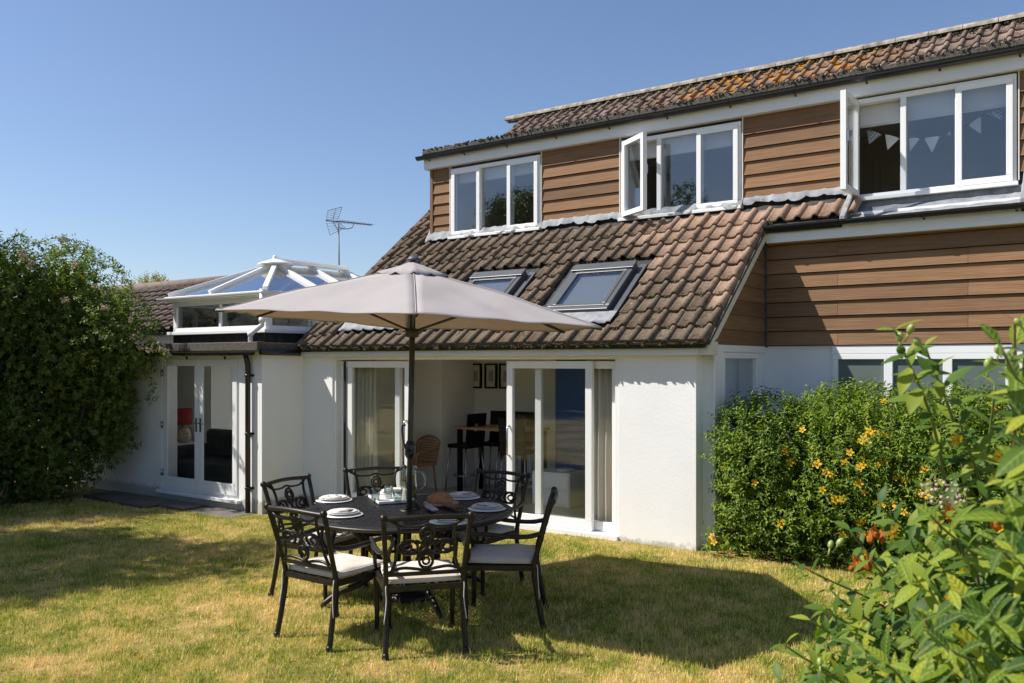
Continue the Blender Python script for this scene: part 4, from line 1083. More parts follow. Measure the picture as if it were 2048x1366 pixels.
    for s in (-1, 1):
        loop(s*.118, .004, .062, .044); loop(s*.126, .004, .030, .022, rad=.008)
        # the interlaced strands crossing at the centre
        pts = [(s*-.075, .050), (s*-.035, .030), (0, 0), (s*.035, -.030), (s*.075, -.040)]
        b.tube(smooth_path([(u, back_y(zc+v_)-.014, zc+v_) for u, v_ in pts], 4), 0.009, 6)
        pts = [(s*-.040, .075), (s*-.012, .022), (s*.012, -.022), (s*.040, -.075)]
        b.tube(smooth_path([(u, back_y(zc+v_)-.010, zc+v_) for u, v_ in pts], 4), 0.009, 6)
        pts = [(s*.170, .010), (s*.10, .048), (s*.052, .030), (s*.012, .055)]
        b.tube(smooth_path([(u, back_y(zc+v_)-.012, zc+v_) for u, v_ in pts], 4), 0.008, 6)
        pts = [(s*.170, -.010), (s*.10, -.042), (s*.052, -.032), (s*.012, -.06)]
        b.tube(smooth_path([(u, back_y(zc+v_)-.012, zc+v_) for u, v_ in pts], 4), 0.008, 6)
    for s in (-1, 1): b.tube([bp(0.0, zc+s*.13), bp(0.0, .835 if s > 0 else .535)], 0.010, 6)
    b.build('knot_panel', M['iron'], r)
    return r
def make_cushion():
    r = empty('seat_cushion', (0, 0, 0), frame=(0, 0, 0))
    b = MB(); n = 14; vv = []; hx, hy, h0, h1 = 0.245, 0.235, 0.0, 0.062
    for z_, top in ((0, 0), (1, 1)):
        for j in range(n+1):
            for i in range(n+1):
                u, w_ = 2*i/n-1, 2*j/n-1
                e = max(abs(u), abs(w_)); pf = (1-abs(u)**6)*(1-abs(w_)**6)
                k = 1 - 0.03*abs(u*w_)
                x, y = hx*u*k, hy*w_*k
                z = (h1 - 0.020*(1-pf) + 0.010*math.sin(u*5+1)*math.sin(w_*4)*pf) if top else (h0 + 0.012*(1-pf))
                vv.append((x, y, z))
    q = (n+1)*(n+1); ff = []
    for j in range(n):
        for i in range(n):
            a = j*(n+1)+i; ff.append((a+n+1, a+n+2, a+1, a)[::1]); ff.append((q+a, q+a+1, q+a+n+2, q+a+n+1))
    bd = [i for i in range(n+1)] + [(n+1)*j+n for j in range(1, n+1)] + [(n+1)*n+i for i in range(n-1, -1, -1)] + [(n+1)*j for j in range(n-1, 0, -1)]
    for k in range(len(bd)):
        a, c = bd[k], bd[(k+1) % len(bd)]; ff.append((a, c, q+c, q+a))
    b.add(vv, ff, True); b.build('cover', M['cushion'], r)
    b = MB(); rim_ = [Vector(vv[q+i]) + Vector((0, 0, -0.002)) for i in bd]; b.tube(rim_, 0.0048, 6, closed=True)
    rim2 = [Vector(vv[i]) + Vector((0, 0, 0.002)) for i in bd]; b.tube(rim2, 0.0045, 6, closed=True); b.build('piping', M['cushion'], r)
    for s in (-1, 1):
        b = MB(); b.tube(smooth_path([(s*.235, -.235, .02), (s*.255, -.268, .0), (s*.252, -.275, -.10), (s*(.258 + .01), -.285, -.24)], 4), 0.0035, 5); b.build('tie', M['linen'], r)
    return r
ch0, cu0 = make_chair(), make_cushion()
first = True
CH = [  # origin (camera plan), facing (camera plan), chair label, cushion label
    ((-0.57, 5.74), (-0.241, 0.970), 0.31, 'dark scrollwork chair nearest the camera, its back turned to us', 'cream cushion on the chair nearest the camera', 'front'),
    ((-1.44, 5.985), (0.583, 0.813), 0.31, 'dark scrollwork chair left of the nearest one, turned toward the table', 'sunlit cream cushion on the front left chair', 'front left'),
    ((-1.93, 7.50), (0.897, -0.44), 0.36, 'dark scrollwork chair at the left of the table by the white wall', 'cream cushion on the chair left of the table, mostly under the tabletop', 'left'),
    ((-1.30, 8.28), (0.40, -0.916), 0.36, 'dark scrollwork chair behind the table, before the left sliding door', 'cream cushion on the chair behind the table', 'back'),
    ((-0.10, 7.86), (-0.60, -0.80), 0.36, 'dark scrollwork chair right behind the table, before the open doorway', 'cream cushion on the right rear chair', 'right rear'),
    ((0.235, 6.58), (-0.995, 0.07), 0.31, 'dark scrollwork chair at the right, seen side on', 'shaded cream cushion on the side-on right chair', 'right'),
]
for (p, f_, off, l1, l2, _) in CH:
    o = ch0 if first else copy_tree(ch0); c = cu0 if first else copy_tree(cu0); first = False
    fv = Vector((f_[0], f_[1])).normalized()
    loc = c2w(p[0] + fv.x*off, p[1] + fv.y*off); fw = c2w(fv.x, fv.y)
    rz = math.atan2(-fw.x, fw.y); z = gz(loc.x, loc.y) + 0.002
    o.location = (loc.x, loc.y, z); o.rotation_euler = (0, 0, rz)
    o.scale = (1.03, 1.03, 1.05); c.scale = (1.03, 1.03, 1.0)
    c.location = (loc.x, loc.y, z + 0.460); c.rotation_euler = (0, 0, rz)
    tag(o, l1, 'chair', 'garden chairs round the table'); tag(c, l2, 'cushion', 'cushions on the garden chairs')

# ---- place settings
def ontable(px, py, h=0.0):
    Z = TZ + TH_ + h; d = ray(px, py); t = (Z - CAMH)/d.z; q = CV + d*t; return Vector((q.x, q.y, Z))
def lathe_thing(name, prof, m, n=32):
    b = MB(); b.lathe(prof, n=n); return b
def plate_prof(r, h): return [(r*0.0+0.001, 0.004), (r*0.58, 0.0), (r*0.62, 0.002), (r*0.98, h), (r, h+0.002), (r*0.97, h+0.0045), (r*0.62, 0.007), (r*0.55, 0.0055), (0.001, 0.0055)]
PL = [((900, 1044), 'before the nearest chair, half hidden by its back'), ((686, 1030), 'at the front left place'), ((668, 1001), 'at the left place'),
      ((790, 986), 'at the back place behind the tumblers'), ((925, 995), 'at the right rear place'), ((974, 1018), 'at the right hand place')]
srcs = None
for i, ((px, py), where) in enumerate(PL):
    q = ontable(px, py); e = 0.002
    b = MB(); b.lathe([(0.001, 0.0), (0.158, 0.0), (0.162, 0.003), (0.158, 0.006), (0.001, 0.006)], n=40); mat_ = b.build('placemat', M['porcelain'], None); mat_.location = q + Vector((0, 0, e)); tag(mat_, 'round pale placemat ' + where, 'placemat', 'placemats on the table')
    b = MB(); b.lathe(plate_prof(0.132, 0.016), n=40); pl_ = b.build('dinner_plate', M['porcelain'], None); pl_.location = q + Vector((0, 0, e+0.007)); tag(pl_, 'white dinner plate ' + where, 'plate', 'dinner plates on the placemats')
    b = MB(); b.lathe(plate_prof(0.115, 0.014), n=40); p2 = b.build('side_plate', M['porcelain'], None); p2.location = q + Vector((0, 0, e+0.0175)); tag(p2, 'smaller white plate stacked ' + where, 'plate', 'small plates stacked on the dinner plates')
    b = MB(); n = 8; vv = []
    for k in range(n+1):
        for s in (-1, 1):
            x = -0.09 + 0.18*k/n; vv.append((x, s*(0.045 - 0.012*k/n), 0.006 + 0.006*math.sin(k*1.3) + (0.012 if k in (3, 4, 5) else 0.006)))
    m0 = len(vv); vv += [(x, y, z - 0.006) for x, y, z in vv]
    ff = [(2*k, 2*k+1, 2*k+3, 2*k+2) for k in range(n)] + [(m0+2*k+2, m0+2*k+3, m0+2*k+1, m0+2*k) for k in range(n)] + [(2*k+2, m0+2*k+2, m0+2*k, 2*k) for k in range(n)] + [(2*k+1, m0+2*k+1, m0+2*k+3, 2*k+3) for k in range(n)] + [(0, m0, m0+1, 1), (2*n+1, m0+2*n+1, m0+2*n, 2*n)]
    b.add(vv, ff, True); na = b.build('napkin', M['linen'], None, origin=(0, 0, 0)); na.location = q + Vector((0, 0, e+0.0265)); na.rotation_euler = (0, 0, 0.5 + i*1.1); tag(na, 'folded cream napkin on the plates ' + where, 'napkin', 'napkins on the plates')

# ---- centre of the table
q = ontable(775, 1000)
tr = empty('serving_tray', q + Vector((0, 0, .002)), math.atan2(UY, UX) + 0.04, frame=(0, 0, 0)); tag(tr, 'white rectangular tray under the tumblers and jug', 'tray')
b = MB(); b.box(-0.21, 0.21, -0.12, 0.12, 0.0, 0.012); b.build('base', M['porcelain'], tr, bevel=0.004)
b = MB()
for (x0, x1, y0, y1) in ((-.215, .215, -.128, -.1205), (-.215, .215, .1205, .128), (-.218, -.2105, -.12, .12), (.2105, .218, -.12, .12)): b.box(x0, x1, y0, y1, 0.0, 0.022)
b.build('edge', M['white'], tr, bevel=0.002)
def tumbler(px, py, lab):
    p = ontable(px, py, 0.016); r = empty('tumbler', p, 0, frame=(0, 0, 0)); tag(r, lab, 'glass', 'tumblers on the tray')
    b = MB(); b.lathe([(0.001, 0.0), (0.034, 0.0), (0.036, 0.004), (0.039, 0.105), (0.0365, 0.105), (0.0335, 0.010), (0.001, 0.010)], n=20); b.build('body', M['tableglass'], r)
    b = MB(); b.lathe([(0.001, 0.0101), (0.033, 0.0101), (0.035, 0.055), (0.001, 0.055)], n=20); b.build('water', M['water'], r)
tumbler(751, 1000, 'leftmost glass tumbler on the white tray'); tumbler(777, 996, 'middle glass tumbler, next to the jug'); tumbler(795, 1003, 'glass tumbler close beside the parasol pole')
p = ontable(817, 998, 0.016)
jg = empty('water_jug', p, 0, frame=(0, 0, 0)); tag(jg, 'tall glass jug of water and lemon slices behind the pole', 'jug')
b = MB(); b.lathe([(0.001, 0.0), (0.066, 0.0), (0.072, 0.006), (0.070, 0.235), (0.078, 0.285), (0.075, 0.285), (0.067, 0.235), (0.069, 0.012), (0.001, 0.012)], n=28); b.build('body', M['tableglass'], jg)
b = MB(); b.lathe([(0.001, 0.0125), (0.0685, 0.0125), (0.0665, 0.22), (0.001, 0.22)], n=28); b.build('water', M['water'], jg)
hd = c2w(1, 0.1)
b = MB(); b.tube(smooth_path([Vector((hd.x*.070, hd.y*.070, .235)), Vector((hd.x*.12, hd.y*.12, .235)), Vector((hd.x*.145, hd.y*.145, .17)), Vector((hd.x*.12, hd.y*.12, .095)), Vector((hd.x*.071, hd.y*.071, .07))], 5), 0.009, 8); b.build('handle', M['tableglass'], jg)
for k, (a, z_, s) in enumerate(((0.3, .05, .03), (2.4, .085, .032), (4.3, .12, .03), (1.2, .15, .033), (3.3, .185, .03), (5.3, .06, .03))):
    b = MB(); b.lathe([(0.001, -.004), (s, -.004), (s, .004), (0.001, .004)], n=14); o = b.build('lemon_slice', M['lemon'], jg, origin=(0, 0, 0)); o.location = (0.040*math.cos(a), 0.040*math.sin(a), z_ + .01); o.rotation_euler = (1.2 + .3*k, .4*k, a)
q = ontable(882, 1009)
bd = MB(); bd.lathe([(0.001, 0), (0.150, 0), (0.153, 0.004), (0.153, 0.014), (0.150, 0.018), (0.001, 0.018)], n=36); o = bd.build('bread_board', M['oak']); o.location = q + Vector((0, 0, .002)); tag(o, 'round wooden board under the bread', 'board')
b = MB(); n1, n2 = 20, 10; vv = []
for i in range(n2+1):
    ph = math.pi/2*i/n2
    for k in range(n1):
        t = 2*math.pi*k/n1; rr_ = 0.115*math.cos(ph)**0.75*(1 + 0.05*math.cos(5*t)) + 0.001; vv.append((rr_*math.cos(t), rr_*math.sin(t), 0.078*math.sin(ph)*(1 - 0.10*max(0, math.cos(5*t+.6))*math.cos(ph))))
b.add(vv, [(i*n1+k, i*n1+(k+1) % n1, (i+1)*n1+(k+1) % n1, (i+1)*n1+k) for i in range(n2) for k in range(n1)] + [tuple(range(n1-1, -1, -1))], True)
o = b.build('bread_loaf', M['bread']); o.location = q + Vector((-0.02, 0.02, 0.0205)); tag(o, 'round crusty bread loaf on the table', 'bread')
def cloth_roll(name, pos, rz, ln, rad, m, lab, cat):
    b = MB(); n, k_ = 12, 10; vv = []
    for i in range(n+1):
        x = -ln/2 + ln*i/n
        for k in range(k_):
            t = 2*math.pi*k/k_; r_ = rad*(1 + .10*math.sin(3*t + i*.7)); vv.append((x, r_*1.5*math.cos(t), rad*.75 + r_*.7*math.sin(t)))
    b.add(vv, [(i*k_+k, i*k_+(k+1) % k_, (i+1)*k_+(k+1) % k_, (i+1)*k_+k) for i in range(n) for k in range(k_)] + [tuple(range(k_-1, -1, -1)), tuple(n*k_+k for k in range(k_))], True)
    o = b.build(name, m, None, origin=(0, 0, 0)); o.location = pos; o.rotation_euler = (0, 0, rz); return tag(o, lab, cat)
axr = math.atan2(UY, UX)
p = ontable(862, 1021); cloth_roll('napkin_roll', p + Vector((0, 0, .006)), axr + .05, 0.20, 0.022, M['stripe'], 'rolled striped napkin in front of the bread', 'napkin')
p = ontable(903, 1018); cloth_roll('tea_towel', p + Vector((0, 0, .006)), axr + .35, 0.16, 0.026, M['brown_cloth'], 'crumpled brown cloth beside the bread', 'cloth')
p = ontable(836, 1012); b = MB(); b.bar((-.11, 0, .006), (.0, 0, .006), .018, .010); b.bar((.0, 0, .006), (.13, 0, .006), .024, .003); o = b.build('bread_knife', M['darkwood'], None, origin=(0, 0, 0)); o.location = p + Vector((0, 0, .002)); o.rotation_euler = (0, 0, axr - .1); tag(o, 'dark handled knife lying between tray and bread', 'knife')

# ================================================================== the parasol
PB = c2w(-0.869, 7.20); PT = c2w(-0.815, 7.17)
par = empty('parasol', (PB.x, PB.y, TZ)); PW[par] = Vector((PB.x, PB.y, TZ))
tag(par, 'pale taupe hexagonal parasol standing through the garden table', 'parasol')
top = Vector((PT.x, PT.y, 2.76)); bot = Vector((PB.x, PB.y, TZ + 0.02))
def on_pole(z): return bot.lerp(top, (z-bot.z)/(top.z-bot.z))
M['pole'] = plain('bronze_pole', (0.060, 0.055, 0.046), 0.45, 0.4, var=0.2, vs=4, bstr=0.05)
b = MB(); b.tube([bot, top], 0.024, 16); pole = b.build('pole', M['pole'], par)
b = MB(); b.lathe([(0.001, 0), (0.23, 0), (0.235, 0.02), (0.22, 0.05), (0.05, 0.075), (0.035, 0.30), (0.026, 0.30)], (PB.x, PB.y, TZ+.004), 28); b.build('base', M['iron'], par)
VN = [atD(832, 628, 5.5), atD(1203, 656, 6.31), atD(1129, 663, 7.93), c2w(-1.05, 8.74, 2.285), atD(513, 631, 7.93), atD(432, 620, 6.31)]
apex = top + Vector((0, 0, -0.035))
for k in range(6):
    A_, B_ = VN[k], VN[(k+1) % 6]; b = MB(); n = 24; vv = []; idx = {}
    for i in range(n+1):
        for j in range(i+1):
            s = i/n; t = (j/i) if i else 0
            s2 = 0.10 + 0.90*s
            e = A_.lerp(B_, t); q = apex.lerp(e, s2)
            bow = math.sin(math.pi*t)*s2
            q = q + (apex - e) * (0.014*bow*s2) + Vector((0, 0, -0.055*bow*4*s2*(1-s2)*.5)) + Vector((0, 0, 0.022*math.sin(math.pi*s2)))
            q = q + Vector((0, 0, .006*math.sin(t*19 + k*2)*s2*(1-abs(2*t-1)) + .004*math.sin(s2*14 + t*7 + k)))
            if i == 0: q = apex.lerp(A_.lerp(B_, .5), .10) + Vector((0, 0, 0.005))
            idx[(i, j)] = len(vv); vv.append(q)
    ff = []
    for i in range(n):
        for j in range(i+1):
            ff.append((idx[i, j], idx[i+1, j], idx[i+1, j+1]))
            if j < i: ff.append((idx[i, j], idx[i+1, j+1], idx[i, j+1]))
    b.add(vv, ff, True); o = b.build('canopy_panel', M['canopy'], par)
    sm = o.modifiers.new('solid', 'SOLIDIFY'); sm.thickness = 0.002; sm.offset = 0
    b = MB(); b.tube([vv[idx[i, 0]] + Vector((0, 0, .003)) for i in range(n+1)], .0045, 6); b.tube([vv[idx[n, j]] for j in range(n+1)], .006, 6); b.build('seam', M['canopy'], o)
    b = MB(); b.tube([apex.lerp(A_, .06) + Vector((0, 0, -.02)), apex.lerp(A_, .5) + Vector((0, 0, .0)), apex.lerp(A_, .985) + Vector((0, 0, -.012))], 0.011, 6); b.build('rib', M['pole'], par)
    b = MB(); b.tube([on_pole(2.20), apex.lerp(A_, .52) + Vector((0, 0, -.012))], 0.009, 6); b.build('strut', M['pole'], par)
    b = MB(); b.tube([apex.lerp(A_, .965) + Vector((0, 0, -.010)), A_ + Vector((0, 0, -.006))], .015, 8); b.build('rib_tip', M['pole'], par)
# raised vent cap with a scalloped edge
b = MB(); vv = [top + Vector((0, 0, 0.035))]; n = 48
for ring in (0.35, 0.7, 1.0):
    for k in range(n):
        u = k/n*6; i0 = int(u) % 6; fr = u - int(u)
        e = VN[i0].lerp(VN[(i0+1) % 6], fr); d_ = (e - apex); r_ = 0.205*ring
        q = apex + d_*r_ + Vector((0, 0, 0.055 - 0.02*ring + (0.020*math.cos(fr*2*math.pi*2) if ring == 1.0 else 0) - (0.018 if ring == 1 else 0)))
        vv.append(q)
ff = [(0, 1+k, 1+(k+1) % n) for k in range(n)] + [(1+r_*n+k, 1+(r_+1)*n+k, 1+(r_+1)*n+(k+1) % n, 1+r_*n+(k+1) % n) for r_ in (0, 1) for k in range(n)]
b.add(vv, ff, True); o = b.build('vent_cap', M['canopy'], par); sm = o.modifiers.new('solid', 'SOLIDIFY'); sm.thickness = 0.003
b = MB(); b.lathe([(0.001, 0), (0.055, 0.0), (0.060, 0.012), (0.045, 0.022), (0.030, 0.040), (0.001, 0.045)], tuple(top + Vector((0, 0, .03))), 20); b.build('finial', M['galv'], par)
b = MB(); b.lathe([(0.026, -0.05), (0.055, -0.04), (0.055, 0.02), (0.026, 0.03)], tuple(on_pole(2.20)), 16); b.build('runner', M['pole'], par)
zc_ = TZ + 1.22; cq = on_pole(zc_)
b = MB(); b.tube([on_pole(zc_-.07), on_pole(zc_-.04), on_pole(zc_+.04), on_pole(zc_+.08)], [0.027, 0.045, 0.045, 0.027], 12); crank = b.build('crank_housing', M['black'], par)
fr_ = c2w(0, -1); sd = c2w(-1, 0)
b = MB(); b.tube([cq - Vector((0, 0, .02)), cq + fr_*0.055 - Vector((0, 0, .02))], 0.028, 12); b.tube(smooth_path([cq + fr_*.05, cq + fr_*.075 + sd*.02, cq + fr_*.075 + sd*.05 + Vector((0, 0, .10)), cq + fr_*.075 + sd*.055 + Vector((0, 0, .20)), cq + fr_*.10 + sd*.03 + Vector((0, 0, .215))], 4), 0.008, 8); b.build('crank_handle', M['black'], crank)

# ================================================================== things indoors
def curtain(name, x0, x1, y, z0, z1, lab, waves=6):
    b = MB(); nx_, nz = waves*8, 10; vv = []
    for j in range(nz+1):
        z = lerp(z0, z1, j/nz); sq = 1 - 0.10*math.sin(math.pi*j/nz)*0.6
        for i in range(nx_+1):
            t = i/nx_; x = lerp(x0, x1, .5 + (t-.5)*sq); vv.append((x, y + 0.045*math.sin(t*waves*2*math.pi + .5*math.sin(j*.5))*(0.75+.25*math.sin(t*9)), z))
    b.add(vv, [(j*(nx_+1)+i, j*(nx_+1)+i+1, (j+1)*(nx_+1)+i+1, (j+1)*(nx_+1)+i) for j in range(nz) for i in range(nx_)], True)
    o = b.build(name, M['curtain']); sm = o.modifiers.new('solid', 'SOLIDIFY'); sm.thickness = 0.004
    return tag(o, lab, 'curtain', 'curtains inside the sliding doors')
yc_ = YF + 0.30
curtain('curtain', -9.05, -8.45, yc_, 0.02, 1.98, 'beige curtain gathered behind the left sliding door', 7)
curtain('curtain', -5.10, -4.62, yc_, 0.02, 1.98, 'beige curtain gathered behind the narrow right pane', 5)
# rattan chair
def rattan():
    p = c2w(-1.46, 13.0); r = empty('rattan_chair', (p.x, p.y, 0), 0, frame=(0, 0, 0)); tag(r, 'brown rattan chair by the chimney breast', 'chair')
    for sx in (-1, 1):
        for sy in (-1, 1):
            b = MB(); b.tube([(sx*.24, sy*.22, 0), (sx*.20, sy*.19, .42)], 0.016, 8); b.build('leg', M['rattan'], r)
    b = MB(); b.box(-.24, .24, -.24, .22, .40, .45); b.build('seat', M['rattan'], r, bevel=.02)
    b = MB()
    for k in range(13):
        u = -.22 + .44*k/12; h = .80 - .20*(u/.24)**4
        b.tube([(u, -.20, .42), (u*1.05, -.25, .62), (u*1.02, -.29, h)], 0.008, 5)
    for z in np.linspace(.50, .76, 8): b.tube([(-.23, -.215-.2*(z-.42), z), (.23, -.215-.2*(z-.42), z)], 0.007, 5)
    b.tube(smooth_path([(-.24, -.20, .40), (-.25, -.24, .62), (-.22, -.29, .76), (0, -.31, .82), (.22, -.29, .76), (.25, -.24, .62), (.24, -.20, .40)], 5), 0.017, 8); b.build('backrest', M['rattan'], r)
    for s in (-1, 1):
        b = MB(); b.tube(smooth_path([(s*.25, -.25, .64), (s*.28, -.05, .62), (s*.27, .18, .60), (s*.24, .20, .42)], 4), 0.015, 8); b.build('armrest', M['rattan'], r)
    r.rotation_euler = (0, 0, math.atan2(UY, UX) + math.pi + 0.5)
rattan()
# bar table and high-backed stools
r = empty('bar_table', (-7.55, 10.35, 0), 0, frame=(0, 0, 0)); tag(r, 'tall wooden topped table among the black stools indoors', 'table')
b = MB(); b.box(-.65, .65, -.32, .32, .95, .99); b.build('table_top', M['oak'], r, bevel=.006)
for sx in (-1, 1):
    for sy in (-1, 1): b = MB(); b.box(sx*.58-.03, sx*.58+.03, sy*.26-.03, sy*.26+.03, 0, .949); b.build('leg', M['darkwood'], r)
def stool():
    r = empty('bar_stool', (0, 0, 0), 0, frame=(0, 0, 0))
    b = MB(); b.box(-.20, .20, -.20, .20, .66, .72); b.build('seat', M['darkwood'], r, bevel=.02)
    b = MB(); pr = [(-.20, .70), (-.17, .70), (-.22, 1.18), (-.25, 1.18)]
    for x0, x1, lo, hi in ((-.20, -.055, 0, 1), (.055, .20, 0, 1), (-.055, .055, 0, .45), (-.055, .055, .68, 1)):
        b.prism([(lerp(-.20, -.25, lo), lerp(.70, 1.18, lo)), (lerp(-.17, -.22, lo), lerp(.70, 1.18, lo)), (lerp(-.17, -.22, hi), lerp(.70, 1.18, hi)), (lerp(-.20, -.25, hi), lerp(.70, 1.18, hi))], lambda a, c, x0=x0: (x0, a, c), lambda a, c, x1=x1: (x1, a, c))
    b.build('backrest', M['darkwood'], r)
    for sx in (-1, 1):
        for sy in (-1, 1): b = MB(); b.tube([(sx*.17, sy*.16, .66), (sx*.20, sy*.19, .33), (sx*.22, sy*.21, 0)], 0.013, 8); b.build('leg', M['steel'], r)
    b = MB(); b.tube([(.2*math.cos(k*.5236), .19*math.sin(k*.5236), .25) for k in range(12)], .009, 6, closed=True); b.build('foot_ring', M['steel'], r)
    return r
st0 = stool(); fst = True
for x, y, rz, lab in ((-8.15, 10.25, 1.5, 'tall black bar stool nearest the doorway'), (-7.98, 10.78, 3.3, 'black bar stool behind the bar table, on the left'), (-7.62, 10.78, 3.1, 'black bar stool behind the bar table, half cut off by the door leaf'), (-6.95, 9.95, 0.1, 'black bar stool behind the right sliding door, in front of the bar table')):
    o = st0 if fst else copy_tree(st0); fst = False
    o.location = (x, y, 0); o.rotation_euler = (0, 0, rz); tag(o, lab, 'stool', 'bar stools indoors')
M['print'] = plain('faded_print', (0.30, 0.30, 0.31), 0.7, var=0.5, vs=14, bstr=0)
M['mount'] = plain('picture_mount', (0.62, 0.61, 0.58), 0.8, var=0.02, bstr=0)
for i, (pa, pb) in enumerate(((908, 931), (935, 962), (967, 993), (996, 1022))):
    xa, xb = onY(pa, 750, 11.0).x, onY(pb, 750, 11.0).x; za, zb_ = 1.53, 1.925
    xa, xb = xa + .01, xb - .01
    r = empty('framed_picture', ((xa+xb)/2, 11.04, za), 0); tag(r, ('first', 'second', 'third', 'fourth')[i] + ' dark framed picture from the left on the dining room wall', 'picture', 'pictures on the dining room wall')
    b = MB(); frame_y(b, xa, xb, za, zb_, 11.005, 11.045, .025); b.build('frame', M['darkwood'], r)
    b = MB(); b.box(xa+.025, xb-.025, 11.03, 11.045, za+.025, zb_-.025); b.build('mount', M['mount'], r)
    b = MB(); b.box(lerp(xa, xb, .32), lerp(xa, xb, .68), 11.024, 11.029, lerp(za, zb_, .28), lerp(za, zb_, .72)); b.build('print', M['print'], r)
r = empty('drawer_unit', (-6.35, 10.05, 0), 0.0, frame=(0, 0, 0)); tag(r, 'low white drawer unit seen through the right sliding door', 'drawers')
b = MB(); b.box(-.30, .30, -.22, .22, 0, .46); b.build('carcass', M['white'], r, bevel=.006)
for z in (.03, .24):
    b = MB(); b.box(-.285, .285, -.235, -.2205, z, z+.195); b.build('drawer_front', M['white'], r, bevel=.004)
b = MB(); b.lathe([(.001, 0), (.10, 0), (.13, .03), (.12, .035), (.001, .012)], (0, 0, 0), 20); o = b.build('shallow_bowl', M['porcelain']); o.location = (-6.25, 10.05, .462); tag(o, 'shallow white bowl on the drawer unit', 'bowl')
r = empty('cupboard', (-5.55, 10.75, 0), 0, frame=(0, 0, 0)); tag(r, 'tall navy blue cupboard behind the right sliding door', 'cupboard')
b = MB(); b.box(-1.15, 1.15, -.25, .28, 0, 1.98); b.build('carcass', M['navy'], r, bevel=.005)
for k in range(3):
    b = MB(); b.box(-1.14 + k*.763, -1.14 + k*.763 + .753, -.272, -.2505, .06, 1.95); b.build('door', M['navy'], r, bevel=.004)
    b = MB(); b.tube([(-1.14 + k*.763 + .70, -.272, .95), (-1.14 + k*.763 + .70, -.30, .97), (-1.14 + k*.763 + .70, -.30, 1.13), (-1.14 + k*.763 + .70, -.272, 1.15)], .006, 6); b.build('handle', M['steel'], r)
# sitting room: chest with lamp, sofa, picture
p = atD(364, 900, 14.3)
r = empty('chest_of_drawers', (p.x, p.y, 0), -0.15, frame=(0, 0, 0)); tag(r, 'white chest of drawers behind the double doors', 'drawers')
b = MB(); b.box(-.26, .26, -.20, .20, 0, .62); b.build('carcass', M['white'], r, bevel=.006)
for z in (.03, .225, .42):
    b = MB(); b.box(-.245, .245, -.215, -.2005, z, z+.18); b.build('drawer_front', M['white'], r, bevel=.004)
r = empty('table_lamp', (p.x+.05, p.y, .622), 0, frame=(0, 0, 0)); tag(r, 'table lamp with red shade and patterned base', 'lamp')
b = MB(); b.lathe([(.06, 0), (.10, .03), (.115, .12), (.09, .22), (.03, .28), (.02, .32)], n=24); b.build('base', plain('patterned_ceramic', (.42, .33, .22), .3, var=.8, vs=30, bstr=0), r)
b = MB(); b.lathe([(.14, .30), (.13, .56), (.126, .56), (.136, .30)], n=28, cap0=False, cap1=False); b.build('lamp_shade', M['red'], r)
p = atD(437, 900, 13.4)
r = empty('sofa', (p.x, p.y+.1, 0), 0.0, frame=(0, 0, 0)); tag(r, 'dark charcoal sofa seen through the right glazed door', 'sofa')
b = MB(); b.box(-.8, .8, -.4, .4, .08, .42); b.build('seat', M['sofa'], r, bevel=.05)
b = MB(); b.box(-.8, .8, .22, .42, .42, .86); b.build('backrest', M['sofa'], r, bevel=.06)
for s in (-1, 1): b = MB(); b.box(s*.82-.1, s*.82+.1, -.4, .4, .08, .62); b.build('armrest', M['sofa'], r, bevel=.05)
xa, xb = onY(441, 750, 9.55).x, onY(470, 750, 9.55).x
r = empty('wall_picture', ((xa+xb)/2, 9.59, 1.1), 0); tag(r, 'grey landscape picture on the sitting room wall', 'picture')
b = MB(); b.box(xa, xb, 9.565, 9.595, 1.08, 1.90); b.build('canvas', plain('grey_picture', (.20, .215, .23), .7, var=.6, vs=4, bstr=0), r)
# bunting in the right bedroom window
M['flag'] = plain('bunting_cotton', (.68, .67, .66), .9, var=.05, bstr=.1)
def gingham():
    m, nt, p_, L = base_mat('blue_gingham'); ck = nt.nodes.new('ShaderNodeTexChecker'); ck.inputs['Scale'].default_value = 55; ck.inputs[1].default_value = (.62, .64, .68, 1); ck.inputs[2].default_value = (.08, .14, .26, 1)
    L.new(objco(nt), ck.inputs['Vector']); L.new(ck.outputs[0], p_.inputs['Base Color']); p_.inputs['Roughness'].default_value = .9; return m
M['gingham'] = gingham()
yb_ = YD + 0.22
FL = [((1733, 258), (1764, 268), (1738, 288), 'gingham'), ((1770, 268), (1800, 276), (1775, 300), 'flag'), ((1818, 276), (1840, 276), (1820, 303), 'flag'), ((1848, 276), (1880, 272), (1864, 305), 'flag'), ((1892, 268), (1902, 262), (1900, 274), 'gingham'), ((1936, 250), (1962, 233), (1962, 268), 'flag'), ((1972, 226), (2003, 216), (2004, 240), 'gingham')]
r = empty('bunting', onY(1860, 300, yb_)); PW[r] = onY(1860, 300, yb_); tag(r, 'string of pale triangular bunting in the right dormer window', 'bunting')
b = MB(); pts = [onY(1715, 245, yb_)]
for f_ in FL: pts += [onY(*f_[0], yb_), onY(*f_[1], yb_)]
pts += [onY(2015, 205, yb_)]; b.tube(pts, .005, 5); b.build('string', M['darkwood'], r)
for f_ in FL:
    A_, B_, C_ = [onY(*q_, yb_) for q_ in f_[:3]]; b = MB(); n_ = Vector((0, .002, 0)); mdp = (A_+B_)/2 + Vector((0, -.012, 0))
    b.add([A_, mdp, B_, C_, A_+n_, mdp+n_, B_+n_, C_+n_], [(0, 1, 3), (1, 2, 3), (7, 5, 4), (7, 6, 5), (0, 4, 5, 1), (1, 5, 6, 2), (2, 6, 7, 3), (3, 7, 4, 0)]); b.build('flag', M[f_[3]], r)

